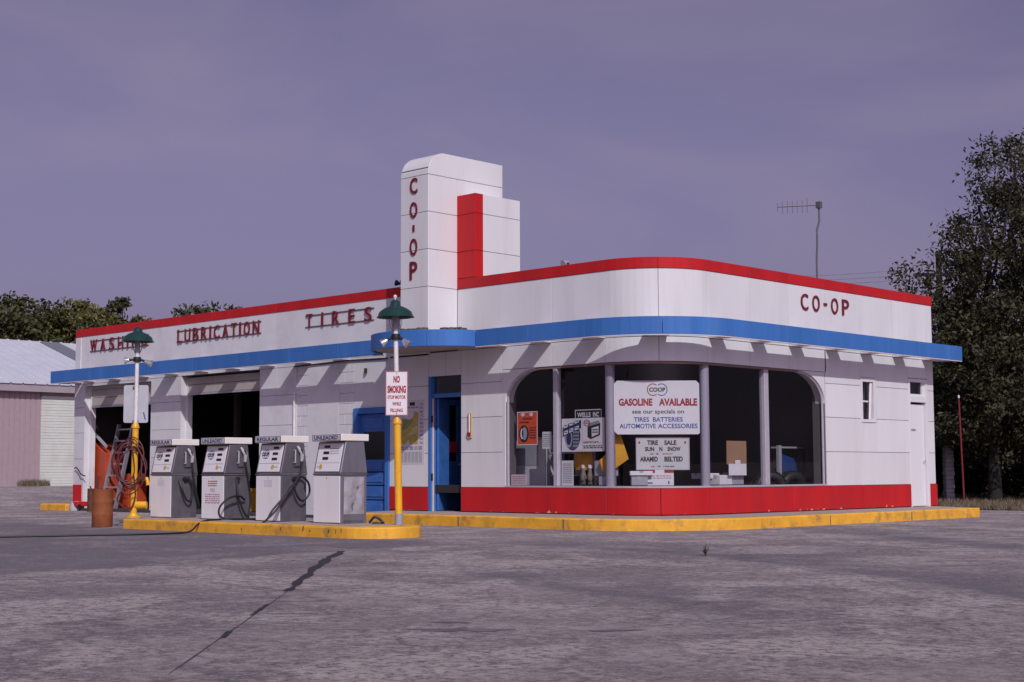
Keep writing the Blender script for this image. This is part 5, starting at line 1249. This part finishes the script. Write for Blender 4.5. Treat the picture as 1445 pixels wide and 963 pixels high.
x, y = at(1400, 41.5); tree('tall dark tree with open leafy crown standing right of the station', x, y, 10.0, 2.6, 1.5, 500, 84, .14, LEAFD, 11, GR, .16, spread=.42, lobes=[(.3, 5.6, 2.3, 3.2), (-2.0, 5.3, 1.15, 1.25), (-1.15, 6.6, 1.0, 1.1), (-.9, 3.6, 2.1, 1.7), (.55, 8.75, 1.4, 1.5), (-2.5, 5.9, .6, .6), (1.9, 6.2, 1.9, 2.8), (.2, 2.5, 2.6, 1.35), (1.9, 2.2, 2.2, 1.15), (.2, 2.4, 2.4, 1.3), (1.5, 2.3, 2.2, 1.15), (.2, 2.3, 2.3, 1.3), (-.3, 4.6, 2.5, 1.5)])
x, y = at(1480, 44); tree('tallest dark tree at the right edge of the view', x, y, 10.8, 3.5, 1.5, 240, 105, .15, LEAFD, 12, GR, .22, low=.35, spread=.45)
x, y = at(1318, 49); tree('lower bushy tree behind the small dark house', x, y, 5.4, 2.5, 1.0, 110, 200, .16, LEAFM, 13, GR, .16, spread=.45)
x, y = at(1375, 58); tree('dense dark tree farthest behind the house roof', x, y, 5.0, 4.6, .6, 150, 200, .24, LEAFD, 14, GR, .24)
x, y = at(1490, 62); tree('broad dark tree closing the view behind the right edge', x, y, 6.6, 5.0, .6, 130, 190, .26, LEAFD, 15, GR, .24)
for k, (px, D_, H_, cr_) in enumerate(((1345, 52, 2.6, 2.2), (1428, 50, 2.4, 2.4), (1500, 47, 3.0, 2.6))):
    x, y = at(px, D_); q = tree(['dark bush low behind the small house', 'dark bush low between the tree trunks', 'dark bush low at the right edge of the view'][k], x, y, H_, cr_, .05, 70, 170, .17, LEAFD, 70+k, 'bushes under the trees', .06, spread=.5); q.name = 'bush'; q['category'] = 'bush'
GL = 'trees beyond the shed'
for k, (px, D, H, cr, lm, lb_) in enumerate((
    (-30, 76, 9.6, 4.2, LEAFM, 'dark tree at the left edge of the view beyond the shed'),
    (30, 72, 9.2, 3.0, LEAFM, 'tall dark green tree rising over the shed roof, near the left edge'),
    (68, 74, 8.4, 3.1, LEAFG, 'yellow green tree directly above the grey roof panel of the shed'),
    (112, 72, 8.9, 2.6, LEAFG, 'olive tree with two tops between the shed ridge and the station'),
    (162, 73, 9.2, 1.9, LEAFM, 'slim dark green tree standing above the WASHING sign'),
    (196, 78, 8.4, 2.2, LEAFG, 'low olive tree just showing behind the far end of the red band'))):
    x, y = at(px, D); tree(lb_, x, y, H-.35, cr, 1.8, 95, 150, .28, lm, 30+k, GL, .25, low=.35)
for k, (px, D, H, cr, lb_) in enumerate(((278, 70, 8.1, 2.0, 'dark feathery tree top over the LUBRICATION sign, left of two'), (330, 72, 8.35, 1.9, 'dark feathery tree top over the LUBRICATION sign, right of two'))):
    x, y = at(px, D); tree(lb_, x, y, H, cr, 3.0, 60, 90, .27, LEAFM, 50+k, GL, .2)

# ---- overhead service wires to the back of the station
ux_, uy_ = at(1330, 60); t = thing('utility_pole', 'wooden utility pole hidden among the trees right of the station', 'pole', (ux_, uy_, gz(ux_, uy_))); MB().tube([(0, 0, 0), (0, 0, 9.4)], [.15, .11], 10).build('shaft', TREEBARK, t, smooth=True); MB().obox((0, 0, 8.5), c1*1.0, c2*.05, (0, 0, .06)).build('crossarm', TREEBARK, t)
t = thing('service_mast', 'short service mast on the station roof where the wires land', 'mast', (-2.75, 7.32, 3.9)); MB().tube([(0, 0, 0), (0, 0, .93)], .03, 8).build('pipe', STEELDK, t, smooth=True); MB().lathe([(.05, .90), (.05, .95), (0, .97)], n=10).build('weatherhead', STEELDK, t)
for k, dz in enumerate((0, -.22, -.42)):
    a = Vector((ux_, uy_, 8.93+dz)); b = Vector((-2.75, 7.28, 4.82-.085*k)); P = []
    for i in range(25):
        s_ = i/24; q = a.lerp(b, s_); q.z -= .10*4*s_*(1-s_); P.append(q)
    tag(MB().tube(P, .008, 5).build('power_line', GREYINK), ['upper of three thin wires running from the roof into the trees', 'middle of three thin wires running from the roof into the trees', 'lowest of three thin wires running from the roof into the trees'][k], 'wire', 'overhead wires')

# ================================================================== grass and weeds
def grass(name, area, count, hgt, ma, seed, filt=None):
    r = random.Random(seed); V, F = [], []
    for i in range(count):
        u, v_ = r.random(), r.random(); a, b, c_, d_ = [Vector(p) for p in area]; q = (a*(1-u)+b*u)*(1-v_)+(d_*(1-u)+c_*u)*v_
        z = gz(q.x, q.y)+.015
        for s_ in range(r.randint(2, 4)):
            an = r.uniform(0, 6.28); h = hgt*r.uniform(.4, 1.4); w_ = .012; dx, dy = math.cos(an), math.sin(an); k = len(V); lx, ly = r.uniform(-.5, .5)*h, r.uniform(-.5, .5)*h; ox, oy = q.x+r.uniform(-.06, .06), q.y+r.uniform(-.06, .06)
            V += [(ox-dx*w_, oy-dy*w_, z), (ox+dx*w_, oy+dy*w_, z), (ox+lx, oy+ly, z+h)]; F.append((k, k+1, k+2))
    me = bpy.data.meshes.new(name); me.from_pydata(V, [], F); me.materials.append(ma); o = bpy.data.objects.new(name, me); COL.objects.link(o); return stuff(o)
DRYG = leaf_mat('dry_grass_blade', (.08, .065, .045), (.24, .185, .12))
GRNG = leaf_mat('green_grass_blade', (.05, .05, .025), (.14, .12, .06))
grass('dry_grass', [(-4.5, 12.2), (8, 11.6), (9, 17.5), (-6, 18.5)], 6000, .11, DRYG, 1)
grass('dry_grass', [(-7, 19), (14, 18), (20, 36), (-12, 38)], 5200, .14, GRNG, 2)
x0, y0 = at(25, 52.2); x1, y1 = at(62, 52.4); grass('dry_grass', [(x0, y0), (x1, y1), (x1-.6, y1+.6), (x0-.6, y0+.6)], 400, .2, DRYG, 3)
V, F = [], []; r = random.Random(9)
for i in range(26):
    an = r.uniform(0, 6.28); h = r.uniform(.08, .24); l_ = r.uniform(.0, .08); k = len(V); dx, dy = math.cos(an), math.sin(an)
    b = Vector((dx*l_, dy*l_, h)); V += [(-dy*.004, dx*.004, 0), (dy*.004, -dx*.004, 0), tuple(b)]; F.append((k, k+1, k+2))
    for q in range(3):
        p = b*r.uniform(.4, 1); a = Vector((r.gauss(0, 1), r.gauss(0, 1), r.gauss(0, .6))).normalized()*.022; c_ = a.cross(Vector((0, 0, 1)))*.5; k = len(V); V += [tuple(p-a), tuple(p+c_), tuple(p+a), tuple(p-c_)]; F.append((k, k+1, k+2, k+3))
me = bpy.data.meshes.new('weed'); me.from_pydata(V, [], F); me.materials.append(leaf_mat('weed_leaf', (.06, .07, .05), (.13, .14, .10))); o = bpy.data.objects.new('weed', me); COL.objects.link(o); o.location = (4.98, -5.65, 0); o.scale = (.8, .8, .72); tag(o, 'small straggly weed growing from a crack in the driveway', 'weed')
